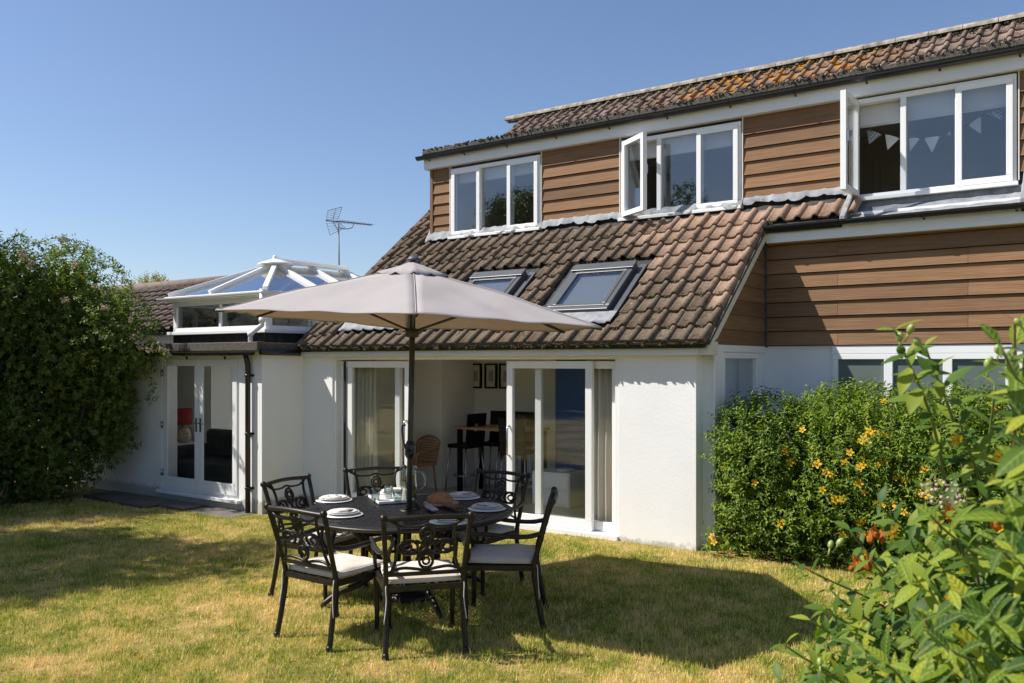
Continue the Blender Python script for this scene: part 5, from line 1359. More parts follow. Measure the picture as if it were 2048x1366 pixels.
# ================================================================== TV aerial
D_ = 15.6; base_ = atD(680, 560, D_)
an = empty('tv_aerial', (base_.x, base_.y, base_.z)); PW[an] = Vector(base_); tag(an, 'television aerial on a thin mast behind the roof lantern', 'aerial')
b = MB(); b.tube([Vector((base_.x, base_.y, 2.6)), atD(677, 446, D_)], .014, 8); b.build('mast', M['galv'], an)
# it points to the right and away a little: boom in the direction of the pixels
b0, b1 = atD(651, 440, D_), atD(744, 450, D_ + .25)
b = MB(); b.tube([b0, b1], .009, 6); b.build('boom', M['galv'], an)
b = MB(); b.tube(smooth_path([atD(677, 455, D_), atD(690, 458, D_+.05), atD(704, 455, D_+.08), atD(707, 447, D_+.1)], 4), .008, 6); b.build('brace', M['galv'], an)
for k in range(13):
    q_ = b0.lerp(b1, .25 + .74*k/12); b = MB(); v_ = Vector((WX*.6, WY*.6, 0)).normalized()*.10 + Vector((0, 0, .03)); b.tube([q_ - v_*(1-.04*k), q_ + v_*(1-.04*k)], .0035, 5); b.tube([q_, q_+Vector((0, 0, .025))], .004, 5); b.build('element', M['galv'], an)
for up_, (pa, pb, pc, pd_) in ((1, ((656, 421), (684, 414), (677, 437), (652, 440))), (0, ((652, 442), (677, 444), (690, 455), (660, 470)))):
    A_, B_, C_, E_ = [atD(*q_, D_ + (0.12 if i_ in (1, 2) else -.12)) for i_, q_ in enumerate((pa, pb, pc, pd_))]
    b = MB(); b.tube([A_, B_, C_, E_], .006, 5, closed=True)
    for k in range(1, 5): b.tube([A_.lerp(E_, k/5), B_.lerp(C_, k/5)], .003, 5)
    b.tube([A_.lerp(B_, .55), E_.lerp(C_, .55)], .006, 5)
    b.build('reflector', M['galv'], an)

# ================================================================== plants
def np_mesh(name, V, F, m, parent=None, origin=(0, 0, 0), smooth=False):
    V = np.asarray(V, dtype=np.float32) - np.asarray(origin, dtype=np.float32); F = np.asarray(F, dtype=np.int32)
    me = bpy.data.meshes.new(name); me.vertices.add(len(V)); me.vertices.foreach_set('co', V.ravel())
    k = F.shape[1]; me.loops.add(F.size); me.loops.foreach_set('vertex_index', F.ravel())
    me.polygons.add(len(F)); me.polygons.foreach_set('loop_start', np.arange(0, F.size, k, dtype=np.int32)); me.polygons.foreach_set('loop_total', np.full(len(F), k, dtype=np.int32))
    if smooth: me.polygons.foreach_set('use_smooth', np.ones(len(F), dtype=bool))
    me.update(); me.materials.append(m)
    o = bpy.data.objects.new(name, me); COL.objects.link(o); PW[o] = Vector(origin)
    if parent is not None: o.parent = parent; o.location = Vector(origin) - PW[parent]
    else: o.location = origin
    return o
def unit(a): return a / np.maximum(np.linalg.norm(a, axis=1, keepdims=True), 1e-9)
def leaves(P, LD, LN, S, asp, curl=0.15, fold=0.12):
    """one folded four-point leaf for every row"""
    LD = unit(LD); LN = unit(LN - LD*np.sum(LN*LD, axis=1, keepdims=True)); W = np.cross(LD, LN); S = S[:, None]
    a = P; l = P + LD*S*0.45 + W*S*asp*0.5 + LN*S*fold; t = P + LD*S - LN*S*curl; r = P + LD*S*0.45 - W*S*asp*0.5 + LN*S*fold
    V = np.stack([a, l, t, r], axis=1).reshape(-1, 3); n = len(P); b = np.arange(n)*4
    F = np.concatenate([np.stack([b, b+1, b+2], 1), np.stack([b, b+2, b+3], 1)])
    return V, F
def sprig_leaves(P, D, L, m, size, asp, spread=0.85, droop=0.15, curl=0.2):
    D = unit(D); n = len(P); h = np.tile(np.array([[0.3, 0.1, 1.0]]), (n, 1)) + rng.normal(0, .3, (n, 3))
    A = unit(np.cross(D, h)); B = np.cross(D, A); ph0 = rng.uniform(0, 6.28, n)
    Vs, Fs, off = [], [], 0
    for j in range(m):
        for s in (0, 1):
            ph = ph0 + j*1.571 + s*math.pi + rng.normal(0, .25, n); pe = A*np.cos(ph)[:, None] + B*np.sin(ph)[:, None]
            ld = D*0.55 + pe*spread + rng.normal(0, .18, (n, 3)); ld[:, 2] -= droop
            ln = D*0.8 + np.array([[0, 0, .6]]) + rng.normal(0, .25, (n, 3))
            p = P + D*(L*((j+.6)/m))[:, None]
            S = size*rng.uniform(.65, 1.2, n)*(1.0 if j < m-1 else .7)
            V, F = leaves(p, ld, ln, S, asp, curl); Vs.append(V); Fs.append(F+off); off += len(V)
    return np.concatenate(Vs), np.concatenate(Fs)
def ell_f(P, E):
    f = np.full(len(P), 9.0); G = np.zeros_like(P)
    for c, r in E:
        q = (P - np.array(c))/np.array(r); d = np.linalg.norm(q, axis=1); k = d < f; f[k] = d[k]; G[k] = (q/np.array(r))[k]
    return f, unit(G)
def fill(E, N, lo=0.72, hi=1.05, cond=None, wob=0.13, ws=1.5):
    """points near the skin of a union of ellipsoids with an uneven outline"""
    bb = np.array([[np.array(c)-np.array(r)*1.15, np.array(c)+np.array(r)*1.15] for c, r in E]); mn = bb[:, 0].min(0); mx = bb[:, 1].max(0)
    out, og = [], []; tot = 0
    while tot < N:
        P = rng.uniform(mn, mx, (N*3, 3)); f, G = ell_f(P, E)
        w_ = wob*(np.sin(P[:, 0]*ws*2.3+1)*np.sin(P[:, 1]*ws*2.9+2)*np.sin(P[:, 2]*ws*2.7) + .6*np.sin(P[:, 0]*ws*5.1)*np.sin(P[:, 1]*ws*6.3+.5)*np.sin(P[:, 2]*ws*5.7+1))
        ok = (f + w_ < hi) & (f + w_ > lo)
        if cond is not None: ok &= cond(P)
        out.append(P[ok]); og.append(G[ok]); tot += ok.sum()
    return np.concatenate(out)[:N], np.concatenate(og)[:N]
def shrub(name, E, n_sprig, m, size, asp, mat_, base, label, cat, slen=0.16, cond=None, fillN=4000, stems=10, up=0.5, lo=.72, wob=.13, kid='foliage', extra=None, group=None):
    r = empty(name, base); PW[r] = Vector(base); tag(r, label, cat, group)
    P, G = fill(E, n_sprig, lo, 1.02, cond, wob)
    D = G*0.8 + rng.normal(0, .45, P.shape); D[:, 2] += up
    V, F = sprig_leaves(P, D, slen*rng.uniform(.6, 1.3, len(P)), m, size, asp)
    if fillN:
        P2, G2 = fill(E, fillN, .15, .80, cond, wob); LD = rng.normal(0, 1, P2.shape); V2, F2 = leaves(P2, LD, rng.normal(0, 1, P2.shape), size*2.2*rng.uniform(.7, 1.3, len(P2)), .7)
        F = np.concatenate([F, F2+len(V)]); V = np.concatenate([V, V2])
    if extra is not None:
        F = np.concatenate([F, extra[1]+len(V)]); V = np.concatenate([V, extra[0]])
    o = np_mesh(kid, V, F, mat_, r, base); o['kind'] = 'stuff'
    b = MB(); rr_ = random.Random(len(P))
    for k in range(stems):
        c, rad = rr_.choice(E); p0 = Vector((lerp(c[0], base[0], .4) + rr_.uniform(-.6, .6)*rad[0], lerp(c[1], base[1], .4) + rr_.uniform(-.6, .6)*rad[1], gz(c[0], c[1]) - .02)); p2 = Vector((c[0] + rr_.uniform(-.7, .7)*rad[0], c[1] + rr_.uniform(-.7, .7)*rad[1], c[2] + rr_.uniform(-.2, .7)*rad[2]))
        pm = p0.lerp(p2, .5) + Vector((rr_.uniform(-.1, .1), rr_.uniform(-.1, .1), .1)); b.tube(smooth_path([p0, pm, p2], 4), [.020 - .0015*i for i in range(9)], 6)
    st = b.build('stems', M['bark'], r); st['kind'] = 'stuff'
    return r
# ---- rambling rose against the low block, left
ER = [((-14.1, 6.1, 1.75), (1.25, 1.7, 1.85)), ((-13.25, 6.85, 2.25), (1.05, .85, 1.40)), ((-12.55, 7.05, 2.30), (.85, .55, .80)), ((-13.5, 6.5, .9), (.95, 1.0, 1.2)), ((-14.4, 4.3, 1.6), (1.3, 1.7, 1.9)), ((-13.75, 5.4, 1.2), (1.0, 1.2, 1.5)), ((-13.7, 6.2, 2.9), (.9, .9, .85)), ((-12.75, 7.15, 1.25), (.55, .42, 1.1))]
def rose_cond(P): return (P[:, 1] < 7.62) | ((P[:, 2] > 2.28) & (P[:, 1] < 8.4))
# arching shoots above the outline
SH = [((60, 520), (150, 488), (215, 515), (240, 540)), ((40, 500), (100, 478), (140, 478), (165, 500)), ((170, 560), (215, 530), (245, 545), (262, 572)), ((180, 600), (255, 610), (300, 640), (322, 655)), ((150, 640), (190, 660), (215, 700), (232, 730)), ((200, 640), (270, 660), (315, 690), (335, 720)), ((10, 500), (35, 470), (60, 480), (90, 500)), ((230, 700), (280, 720), (305, 770), (300, 800)), ((100, 520), (140, 500), (180, 505), (205, 530)), ((210, 620), (250, 590), (280, 600), (300, 625))]
sv, sf, so = [], [], 0; shoots = []
for k, pts in enumerate(SH):
    dd = 12.7 + 0.35*math.sin(k*2.1); pp = smooth_path([atD(px, py, dd - .06*i) for i, (px, py) in enumerate(pts)], 8); shoots.append(pp)
    P = np.array([list(q_) for q_ in pp[::1]]); P = np.repeat(P, 2, axis=0) + rng.normal(0, .02, (2*len(pp), 3)); D = np.repeat(np.array([list(pp[min(i+1, len(pp)-1)] - pp[max(i-1, 0)]) for i in range(len(pp))]), 2, axis=0) + rng.normal(0, .08, P.shape)
    V, F = sprig_leaves(P, D, np.full(len(P), .08), 2, .046, .6); sv.append(V); sf.append(F+so); so += len(V)
rose = shrub('rambling_rose', ER, 12500, 4, 0.056, .62, M['leaf_rose'], (-13.6, 6.2, -.14), 'big dark green rambling rose overhanging the corner of the low block', 'shrub', .15, rose_cond, 26000, 16, .35, .70, .21, extra=(np.concatenate(sv), np.concatenate(sf)))
b = MB()
for pp in shoots: b.tube(pp, [.007*(1-.6*i/len(pp)) for i in range(len(pp))], 5)
st = b.build('shoots', M['stem_green'], rose); st['kind'] = 'stuff'
# faded blossom clusters
bm_ = MB()
for k in range(16):
    a = k*2.4; rr_ = .012 + .035*math.sqrt(k/16); bm_.sphere((rr_*math.cos(a), rr_*math.sin(a), .02*math.cos(k)), .012, 6, 4)
bl0 = bm_.build('blossom', M['blossom'], rose, origin=(0, 0, 0)); bl0.location = atD(190, 572, 12.2) - PW[rose]
for px, py, d in ((45, 510, 12.0), (130, 600, 12.1), (245, 560, 12.5), (262, 640, 12.4), (275, 600, 12.5), (285, 690, 12.4), (300, 700, 12.3), (320, 695, 12.3), (308, 680, 12.4), (60, 530, 12.0), (125, 480, 12.3), (210, 615, 12.4), (333, 705, 12.3), (272, 672, 12.4), (150, 530, 12.1)):
    inst(bl0, rose, atD(px, py, d), (random.uniform(0, 3), random.uniform(0, 3), 0), (random.uniform(.8, 1.7),)*3, 'blossom')

# ---- flowering shrub in the recess on the right
EH = [((-3.05, 8.80, .74), (.52, .62, .84)), ((-3.28, 8.36, .12), (.22, .20, .18)), ((-2.25, 9.10, .76), (.95, .80, .90)), ((-1.25, 9.15, .76), (1.0, .76, .88)), ((-.2, 9.1, .76), (1.0, .72, .84)), ((-2.6, 8.75, .45), (.75, .55, .55)), ((-1.4, 8.75, .45), (.9, .5, .5))]
def hyp_cond(P): return (P[:, 1] < 10.0) & ((P[:, 0] > -3.44) | ((P[:, 1] < 8.46) & (P[:, 0] > -3.58))) & (P[:, 2] > .03)
hyp = shrub('flowering_shrub', EH, 8500, 4, .052, .42, M['leaf_hyp'], (-1.9, 9.0, 0), 'broad green shrub dotted with yellow flowers beside the house wall', 'shrub', .15, hyp_cond, 6000, 26, .55, .72, .10)
def flower_mesh(name, rad, mat_):
    b = MB()
    for k in range(5):
        a = 2*math.pi*k/5; ca, sa = math.cos(a), math.sin(a); pr = [(0.1, 0, .0), (.55, .32, .10), (1.0, .12, .16), (1.0, -.12, .16), (.55, -.32, .10)]
        b.add([(rad*(u*ca - v_*sa), rad*(u*sa + v_*ca), rad*w_) for u, v_, w_ in pr], [(0, 1, 4), (1, 2, 3, 4)])
    b.sphere((0, 0, rad*.12), rad*.22, 6, 4)
    me = bpy.data.meshes.new(name)
    me.from_pydata(b.v, [], b.f); me.update(); me.materials.append(mat_); return me
fm = flower_mesh('flower', .040, M['petal'])
FP = [(1768, 803), (1990, 815), (1740, 862), (1752, 870), (1728, 878), (1766, 868), (1778, 872), (1735, 885), (1722, 882), (1570, 898), (1572, 905), (1580, 925), (1634, 928), (1690, 925), (1720, 935), (1725, 930), (1770, 922), (1790, 956), (1800, 955), (1812, 960), (1652, 945), (1660, 948), (1510, 965), (1718, 968), (1728, 985), (1670, 1000), (1685, 998), (1755, 1005), (1768, 1010), (1785, 1008), (1795, 1018), (1808, 1025), (1720, 1045), (1726, 1042), (1562, 1048), (1722, 1070), (1735, 1068), (1685, 1070), (1420, 1078), (1428, 1084), (1424, 1072), (1838, 985), (1850, 940), (1645, 980), (1850, 990), (1755, 930), (1700, 905), (1605, 860), (1870, 900)]
bpy.context.view_layer.update()
for px, py in FP:
    d = ray(px, py); best = None
    for i in range(140):                       # walk along the line of sight to the skin of the shrub
        t = 7.6 + i*.02; q_ = CV + d*t; f, G = ell_f(np.array([list(q_)]), EH)
        if f[0] < 0.99: best = (q_, Vector(G[0])); break
    if best is None: best = (CV + d*8.35, Vector((0, -1, .3)))
    n_ = (best[1] + Vector((random.uniform(-.3, .3), -.5, .35))).normalized(); e = n_.to_track_quat('Z', 'Y').to_euler()
    inst(fm, hyp, best[0] - d.normalized()*.05, e, (random.uniform(.75, 1.25),)*3, 'flower')

# ---- close shrub at the right edge, out of focus
def leaf_mesh(name, ln, wd):
    b = MB(); vv = []; prof = [(0, .03), (.12, .45), (.3, .86), (.48, 1.0), (.68, .78), (.86, .38), (1.0, .0)]
    for t, w_ in prof:
        z = -.22*t*t*ln
        for s in (-1, 0, 1): vv.append((s*w_*wd/2, t*ln, z + abs(s)*w_*.10*wd))
    n_ = len(prof); b.add(vv, [(3*i+j, 3*i+j+1, 3*i+4+j, 3*i+3+j) for i in range(n_-1) for j in range(2)], True)
    me = bpy.data.meshes.new(name); me.from_pydata(b.v, [], b.f); me.polygons.foreach_set('use_smooth', [True]*len(b.f)); me.update(); me.materials.append(M['leaf_near']); return me
LM = [leaf_mesh('leaf', .062, .025), leaf_mesh('leaf', .048, .017), leaf_mesh('leaf', .080, .034)]
nb = c2w(1.42, 2.25)
nsh = empty('near_shrub', (nb.x, nb.y, 0)); PW[nsh] = Vector((nb.x, nb.y, 0)); tag(nsh, 'blurred leafy shrub with yellow buds close to the camera at right', 'shrub')
# stem tips: pixel, distance from the camera, share of the stem that carries leaves
TIPS = [((1790, 660), 1.75, .5), ((1850, 690), 1.8, .5), ((2030, 640), 1.7, .4), ((2048, 700), 1.65, .5), ((1990, 770), 1.9, .5), ((1920, 850), 1.85, .5), ((2040, 900), 1.7, .6), ((1860, 960), 2.0, .5), ((1760, 1010), 2.0, .5), ((1700, 1060), 2.1, .5), ((1600, 1130), 2.15, .45), ((1660, 1180), 2.1, .5), ((1570, 1290), 2.0, .5), ((1620, 1240), 2.05, .5), ((1740, 1120), 1.95, .6), ((1820, 1080), 1.9, .6), ((1900, 1020), 1.85, .6), ((1980, 1000), 1.8, .6), ((2040, 1050), 1.75, .7), ((1700, 1260), 1.95, .6), ((1780, 1200), 1.9, .6), ((1860, 1160), 1.85, .7), ((1950, 1120), 1.8, .7), ((2030, 1160), 1.7, .7), ((1640, 1340), 1.9, .5), ((1740, 1330), 1.85, .6), ((1830, 1280), 1.8, .7), ((1920, 1240), 1.75, .7), ((2000, 1280), 1.7, .8), ((1900, 1350), 1.7, .8), ((2060, 1240), 1.65, .8), ((1990, 1180), 2.2, .7), ((1880, 1110), 2.3, .7), ((1780, 1280), 2.3, .7), ((1950, 1330), 2.1, .8), ((1690, 1350), 2.2, .6), ((1560, 1362), 2.0, .5), ((2046, 980), 2.1, .6), ((1850, 1360), 2.2, .8), ((2000, 690), 1.3, .25), ((2055, 830), 1.2, .4), ((2010, 960), 1.35, .4), ((1990, 1080), 1.4, .5), ((1900, 1180), 1.45, .6), ((2030, 1110), 1.3, .6), ((1980, 1230), 1.35, .7), ((1850, 1240), 1.5, .6), ((1780, 1330), 1.55, .6), ((1900, 1300), 1.4, .7), ((2010, 1340), 1.3, .8), ((1710, 1290), 1.7, .5), ((1650, 1220), 1.9, .5), ((1800, 1120), 1.7, .5), ((1860, 1030), 1.7, .5)]
node_list = []; sb = MB(); sr = MB(); rr_ = random.Random(21); tips = []
for k, ((px, py), dd, share) in enumerate(TIPS):
    tip = atD(px, py, dd); p0 = Vector((nb.x + rr_.uniform(-.22, .22), nb.y + rr_.uniform(-.22, .22), 0.0))
    hor = Vector((tip.x-p0.x, tip.y-p0.y, 0)); pm1 = p0 + hor*.25 + Vector((0, 0, tip.z*.45)); pm2 = p0 + hor*.62 + Vector((0, 0, tip.z*.85))
    pp = smooth_path([p0, pm1, pm2, tip], 10); n_ = len(pp)
    (sr if k % 4 == 2 else sb).tube(pp, [.0075*(1 - .72*i/n_) for i in range(n_)], 6)
    tips.append((tip, (pp[-1]-pp[-3]).normalized()))
    acc = 0; ph = rr_.uniform(0, 6.28)
    for i in range(n_-1, 0, -1):
        seg = (pp[i]-pp[i-1]).length; acc += seg
        if i < n_*(1-share) - 3: break
        if acc > .033 or i == n_-1:
            acc = 0; ph += 1.571; D = (pp[i]-pp[i-1]).normalized()
            for s in (0, 1): node_list.append((pp[i].copy(), D, ph + s*math.pi + rr_.uniform(-.3, .3), .55 + .45*min(1, (n_-i)/5)))
st = sb.build('stems', M['stem_green'], nsh); st['kind'] = 'stuff'
st = sr.build('red_stems', M['stem_red'], nsh); st['kind'] = 'stuff'
def leaf_matrix(p, D, ph, rr_):
    A_ = D.orthogonal().normalized(); B_ = D.cross(A_); pe = A_*math.cos(ph) + B_*math.sin(ph)
    ld = (D*.45 + pe + Vector((0, 0, rr_.uniform(-.35, .25)))).normalized(); up_ = (D*.7 + Vector((rr_.uniform(-.3, .3), rr_.uniform(-.3, .3), 1.0))); zz = (up_ - ld*up_.dot(ld)).normalized(); xx = ld.cross(zz)
    m_ = Matrix((xx, ld, zz)).transposed(); return m_
# the leaves that show: nearest and inside the frame first
def vis(nn):
    p = proj_px(nn[0]); return -50 < p[0] < 2100 and 0 < p[1] < 1400
node_list.sort(key=lambda nn: (not vis(nn), proj_px(nn[0])[2]))
for i, (p, D, ph, sc) in enumerate(node_list):
    m_ = leaf_matrix(p, D, ph, rr_); sc *= rr_.uniform(.8, 1.25)
    if i < 295: inst(LM[i % 3], nsh, p, m_.to_euler(), (sc,)*3, 'leaf')
rest = node_list[295:]
V_, F_ = [], []; off = 0
for (p, D, ph, sc) in rest:
    m_ = leaf_matrix(p, D, ph, rr_); me = LM[rr_.randrange(3)]; vv = [p + m_ @ (q_.co*sc) for q_ in me.vertices]
    V_ += [list(q_) for q_ in vv]; F_ += [[i + off for i in pl.vertices] for pl in me.polygons]; off += len(vv)
fq = c2w(1.30, 2.30); fr2 = c2w(1.62, 2.15); P, G = fill([((nb.x, nb.y, .55), (.55, .55, .5)), ((fq.x, fq.y, 1.02), (.46, .42, .46)), ((fr2.x, fr2.y, 1.30), (.34, .34, .40))], 2600, .25, 1.0)
D = G + rng.normal(0, .4, P.shape); D[:, 2] += .5
V2, F2 = sprig_leaves(P, D, np.full(len(P), .11), 3, .056, .40)
fo = np_mesh('foliage', V2, F2, M['leaf_near2'], nsh, (nb.x, nb.y, 0)); fo['kind'] = 'stuff'
if V_:
    fo2 = np_mesh('far_leaves', np.array(V_), np.array(F_), M['leaf_near2'], nsh, (nb.x, nb.y, 0), True); fo2['kind'] = 'stuff'
# buds, blossoms and wilted flowers at the tips
bm_ = MB(); bm_.sphere((0, 0, .007), .0065, 8, 6, (1, 1, 1.5)); bm_.tube([(0, 0, -.018), (0, 0, 0)], .002, 5)
bud0 = bm_.build('bud', M['bud'], nsh, origin=(0, 0, 0)); bud0.location = atD(1995, 705, 1.72) - PW[nsh]
for px, py, d in ((1975, 735, 1.75), (1982, 727, 1.75), (1840, 690, 1.76), (1800, 680, 1.76), (1818, 665, 1.76), (2040, 650, 1.68), (1676, 1090, 2.08), (1660, 1095, 2.08), (1900, 1075, 1.8), (1935, 1125, 1.78), (2030, 1205, 1.68), (2040, 1190, 1.68), (1875, 1270, 1.8), (1840, 1285, 1.8), (1860, 1300, 1.8), (1950, 1342, 1.7), (2000, 1025, 1.75), (1985, 1015, 1.76), (1640, 1330, 1.88), (1690, 1225, 1.95)):
    inst(bud0, nsh, atD(px, py, d), (random.uniform(-.6, .6), random.uniform(-.6, .6), 0), (random.uniform(.8, 1.3),)*3, 'bud')
b = MB()
for k in range(3):
    a = 2*math.pi*k/3; b.add([(0, 0, 0), (.008*math.cos(a)+.004, .008*math.sin(a), .012), (.004*math.cos(a), .004*math.sin(a), .034), (.008*math.cos(a+2), .008*math.sin(a+2), .014)], [(0, 1, 2), (0, 2, 3)])
b.sphere((0, 0, .008), .008, 6, 4, (1, 1, 1.3))
wm = bpy.data.meshes.new('wilted_flower'); wm.from_pydata(b.v, [], b.f); wm.update(); wm.materials.append(M['wilted'])
for px, py, d in ((1740, 1085, 2.0), (1755, 1075, 2.0), (1765, 1085, 2.0), (1725, 1140, 1.98), (1735, 1140, 1.98), (1900, 1040, 1.85), (1905, 1050, 1.85), (1880, 1068, 1.85), (1930, 1110, 1.9), (1700, 1140, 2.05), (1995, 1060, 1.76)):
    inst(wm, nsh, atD(px, py, d), (random.uniform(-.7, .7), random.uniform(-.7, .7), random.uniform(0, 6)), (random.uniform(.9, 1.4),)*3, 'wilted_flower')
pm_ = flower_mesh('flower', .016, M['petal'])
for px, py, d in ((1730, 1110, 2.0), (1788, 1065, 1.98), (1905, 1030, 1.84), (1925, 1140, 1.85), (1898, 1208, 1.82), (1760, 1175, 1.95), (2010, 1055, 1.75), (2020, 1052, 1.75), (1985, 960, 1.85), (2005, 915, 1.8), (1925, 1285, 1.78), (1915, 880, 1.9)):
    inst(pm_, nsh, atD(px, py, d), (random.uniform(.3, 1.4), random.uniform(-.5, .5), random.uniform(0, 6)), (random.uniform(.9, 1.3),)*3, 'flower')
bs = MB()
for k in range(70):
    a = k*2.4; r_ = .004 + .034*math.sqrt(k/70); bs.sphere((r_*math.cos(a)*1.2, r_*math.sin(a)*.8, .014*math.cos(k*1.7)), .0030 + .0018*math.sin(k*5.1), 5, 4)
o = bs.build('blossom', M['blossom'], nsh, origin=(0, 0, 0)); o.location = atD(1885, 985, 1.8) - PW[nsh]; o.rotation_euler = (1.1, .2, .3)

# ---- trees: off to the left (they shade the rose and the lawn), behind the wing, and across the garden
def tree(name, base, h, E, n_sprig, size, mat_, label, r0=.16, fillN=1500, limbs=7):
    r = empty(name, base); PW[r] = Vector(base); tag(r, label, 'tree')
    P, G = fill(E, n_sprig, .45, 1.04, None, .22, .9); D = G + rng.normal(0, .6, P.shape); D[:, 2] += .3
    V, F = sprig_leaves(P, D, np.full(len(P), size*2.6), 3, size, .6)
    o = np_mesh('crown', V, F, mat_, r, base); o['kind'] = 'stuff'
    b = MB(); B0 = Vector(base); rr2 = random.Random(int(h*100)); topc = Vector(E[0][0])
    b.tube(smooth_path([B0 + Vector((0, 0, -.2)), B0.lerp(topc, .4) + Vector((.1, .05, 0)), topc], 5), [r0*(1.25 - .09*i) for i in range(11)], 10)
    for k in range(limbs):
        c, rad = E[k % len(E)]; s0 = B0.lerp(topc, rr2.uniform(.35, .75)); e = Vector((c[0] + rr2.uniform(-.7, .7)*rad[0], c[1] + rr2.uniform(-.7, .7)*rad[1], c[2] + rr2.uniform(-.3, .6)*rad[2]))
        b.tube(smooth_path([s0, s0.lerp(e, .5) + Vector((0, 0, .15)), e], 4), [r0*.5*(1-.09*i) for i in range(9)], 7)
    b.build('trunk', M['bark'], r); return r
tree('garden_tree', (-12.9, 1.4, -.13), 6, [((-12.6, 2.0, 4.3), (1.7, 1.5, 1.5)), ((-11.9, 2.5, 4.9), (1.2, 1.1, 1.0)), ((-13.3, 1.4, 5.2), (1.3, 1.2, 1.2)), ((-12.2, 1.3, 3.5), (1.2, 1.2, 1.0))], 5200, .12, M['leaf_tree'], 'leafy tree left of the lawn, its shade falling on the grass')
tree('boundary_tree', (-17.0, 3.8, -.13), 6.5, [((-16.6, 4.1, 5.3), (1.8, 1.6, 1.9)), ((-16.0, 4.6, 4.2), (1.3, 1.2, 1.3)), ((-17.6, 3.2, 5.6), (1.5, 1.4, 1.6))], 3400, .11, M['leaf_tree'], 'leafy boundary tree standing left beyond the rambling rose')
p = atD(312, 600, 30.0)
tree('far_tree', (p.x, p.y, 0), 5, [((p.x, p.y, 4.1), (1.0, .9, .75)), ((p.x-.75, p.y, 3.9), (.7, .7, .7)), ((p.x+.7, p.y+.2, 4.0), (.6, .6, .55))], 1300, .085, M['leaf_pale'], 'yellowish treetop showing above the bungalow roof', .10)
tree('broad_tree', (-24.5, -15.0, 0), 9.6, [((-24.5, -15, 7.2), (2.4, 2.4, 2.7)), ((-23.2, -15.2, 6.0), (1.8, 1.8, 1.8)), ((-25.8, -14.7, 6.0), (1.8, 1.8, 1.8)), ((-24.4, -15, 4.2), (2.3, 2.2, 1.9))], 2400, .17, M['leaf_tree'], 'broad tree across the garden, mirrored in the left dormer window', .25)
tree('slender_tree', (-16.2, -15.0, 0), 9.5, [((-16.2, -15, 7.0), (1.7, 1.7, 2.5)), ((-15.5, -15.1, 5.6), (1.5, 1.5, 1.6)), ((-17.0, -14.9, 5.4), (1.4, 1.4, 1.6)), ((-16.2, -15, 3.6), (1.6, 1.6, 1.8))], 1900, .16, M['leaf_tree'], 'slender tree across the garden, mirrored in the middle dormer window', .22)
# hedge across the end of the garden, seen only as a reflection
hg = empty('hedge', (-12, -13, 0)); PW[hg] = Vector((-12, -13, 0)); tag(hg, 'clipped dark hedge across the end of the garden', 'hedge')
N_ = 15000; P = np.stack([rng.uniform(-34, 10, N_), rng.normal(-13, .45, N_), rng.uniform(0.05, 2.6, N_) + .2*np.sin(rng.uniform(0, 6, N_))], 1)
V, F = leaves(P, rng.normal(0, 1, P.shape), rng.normal(0, 1, P.shape), rng.uniform(.18, .34, N_), .7); o = np_mesh('foliage', V, F, M['leaf_tree'], hg, (-12, -13, 0)); o['kind'] = 'stuff'
b = MB(); b.box(-33.8, 9.8, -13.25, -12.75, 0, 2.45); b.build('hedge_core', M['moss'], hg)

# ---- grass
def grass_blades(N):
    u = rng.uniform(0, 1, N); d0, d1, pw = 3.4, 15.5, -0.45       # density falls with distance
    d = (d0**(1+pw) + u*(d1**(1+pw) - d0**(1+pw)))**(1/(1+pw)); lat = rng.uniform(-1, 1, N)*(d*0.63 + 1.6)
    X = lat*UX + d*UY; Y = lat*WX + d*WY
    ok = (X > -13.2) & ~((Y > YF-.045) & (X > XL)) & ~((Y > 7.18) & (X < -9.75)) & ~((Y > 6.95) & (X < -11.35) & (X > -13.1)) & ~((Y > YB-.12) & (X <= XL+.1)) & ~((Y > 8.62) & (X > -3.5))
    X, Y, d = X[ok], Y[ok], d[ok]; n = len(X)
    s = np.clip((-4.6 - X)/5.0, 0, 1); Z = -0.13*s*s*(3-2*s)
    t = np.sin(X*2.1 + 1.3*np.sin(Y*1.7))*np.sin(Y*2.6 + 1.1*np.sin(X*1.9)); t2 = np.sin(X*9.1+2*np.sin(Y*5.3))*np.sin(Y*8.3+2*np.sin(X*6.1))
    L_ = np.clip(.022 + .008*t + .009*t2 + rng.exponential(.008, n), .012, .085); W_ = rng.uniform(.0016, .0030, n)*(.75 + d/11)
    a = rng.uniform(0, 6.283, n); lean = np.abs(rng.normal(0, .75, n)); b_ = rng.uniform(0, 6.283, n)
    base = np.stack([X, Y, Z - .003], 1); w_ = np.stack([np.cos(a), np.sin(a), np.zeros(n)], 1)*W_[:, None]
    dr = np.stack([np.cos(b_)*np.sin(lean), np.sin(b_)*np.sin(lean), np.cos(lean)], 1)
    tip = base + dr*L_[:, None]
    V = np.stack([base - w_, base + w_, tip], 1).reshape(-1, 3); i = np.arange(n)*3; return V, np.stack([i, i+1, i+2], 1)
V, F = grass_blades(950000)
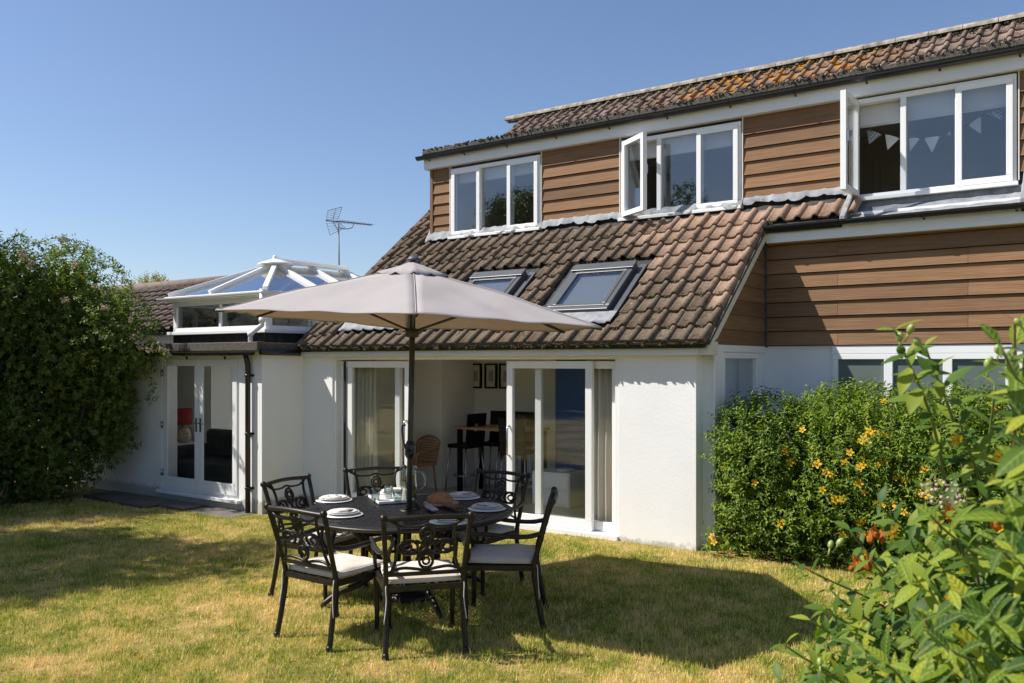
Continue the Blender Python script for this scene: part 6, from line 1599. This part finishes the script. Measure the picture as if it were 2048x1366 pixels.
def tufts(N, m):
    d = rng.uniform(5.0, 11.5, N); lat = rng.uniform(-1, 1, N)*(d*.62); X = lat*UX + d*UY; Y = lat*WX + d*WY
    ok = (X > -12.5) & (Y < 7.0 + 1.2*(X > XL)) & ~((X > -3.6) & (Y > 8.3)); X, Y = X[ok], Y[ok]; n = len(X)
    X = np.repeat(X, m); Y = np.repeat(Y, m); h = np.repeat(rng.uniform(.035, .085, n), m)*rng.uniform(.6, 1.1, n*m); X = X + rng.normal(0, .014, n*m); Y = Y + rng.normal(0, .014, n*m)
    s = np.clip((-4.6 - X)/5.0, 0, 1); Z = -0.13*s*s*(3-2*s); a = rng.uniform(0, 6.283, n*m); b_ = rng.uniform(0, 6.283, n*m); lean = np.abs(rng.normal(0, .55, n*m))
    base = np.stack([X, Y, Z-.003], 1); w_ = np.stack([np.cos(a), np.sin(a), np.zeros(n*m)], 1)*rng.uniform(.0022, .004, n*m)[:, None]
    tip = base + np.stack([np.cos(b_)*np.sin(lean), np.sin(b_)*np.sin(lean), np.cos(lean)], 1)*h[:, None]
    V = np.stack([base-w_, base+w_, tip], 1).reshape(-1, 3); i = np.arange(n*m)*3; return V, np.stack([i, i+1, i+2], 1)
V2, F2 = tufts(5200, 13); F = np.concatenate([F, F2+len(V)]); V = np.concatenate([V, V2])
go = np_mesh('grass', V, F, M['blade']); tag(go, 'short sun-bleached grass of the lawn', 'grass', kind='stuff')
# dry leaves and soil along the foot of the shrub
P = np.stack([rng.uniform(-3.5, 1.0, 500), rng.normal(8.55, .12, 500), rng.uniform(.004, .02, 500)], 1)
P[:90, 0] = rng.uniform(-8.5, -1.5, 90); P[:90, 1] = rng.uniform(3.2, 7.9, 90); P[:90, 2] = np.array([gz(x, 5) for x in P[:90, 0]]) + .022; LN = rng.normal(0, .3, P.shape); LN[:, 2] += 1
V, F = leaves(P, rng.normal(0, 1, P.shape)*np.array([1, 1, .2]), LN, rng.uniform(.02, .05, 500), .5)
lo_ = np_mesh('leaf_litter', V, F, M['wilted']); tag(lo_, 'dry fallen leaves along the foot of the shrub', 'leaves', kind='stuff')
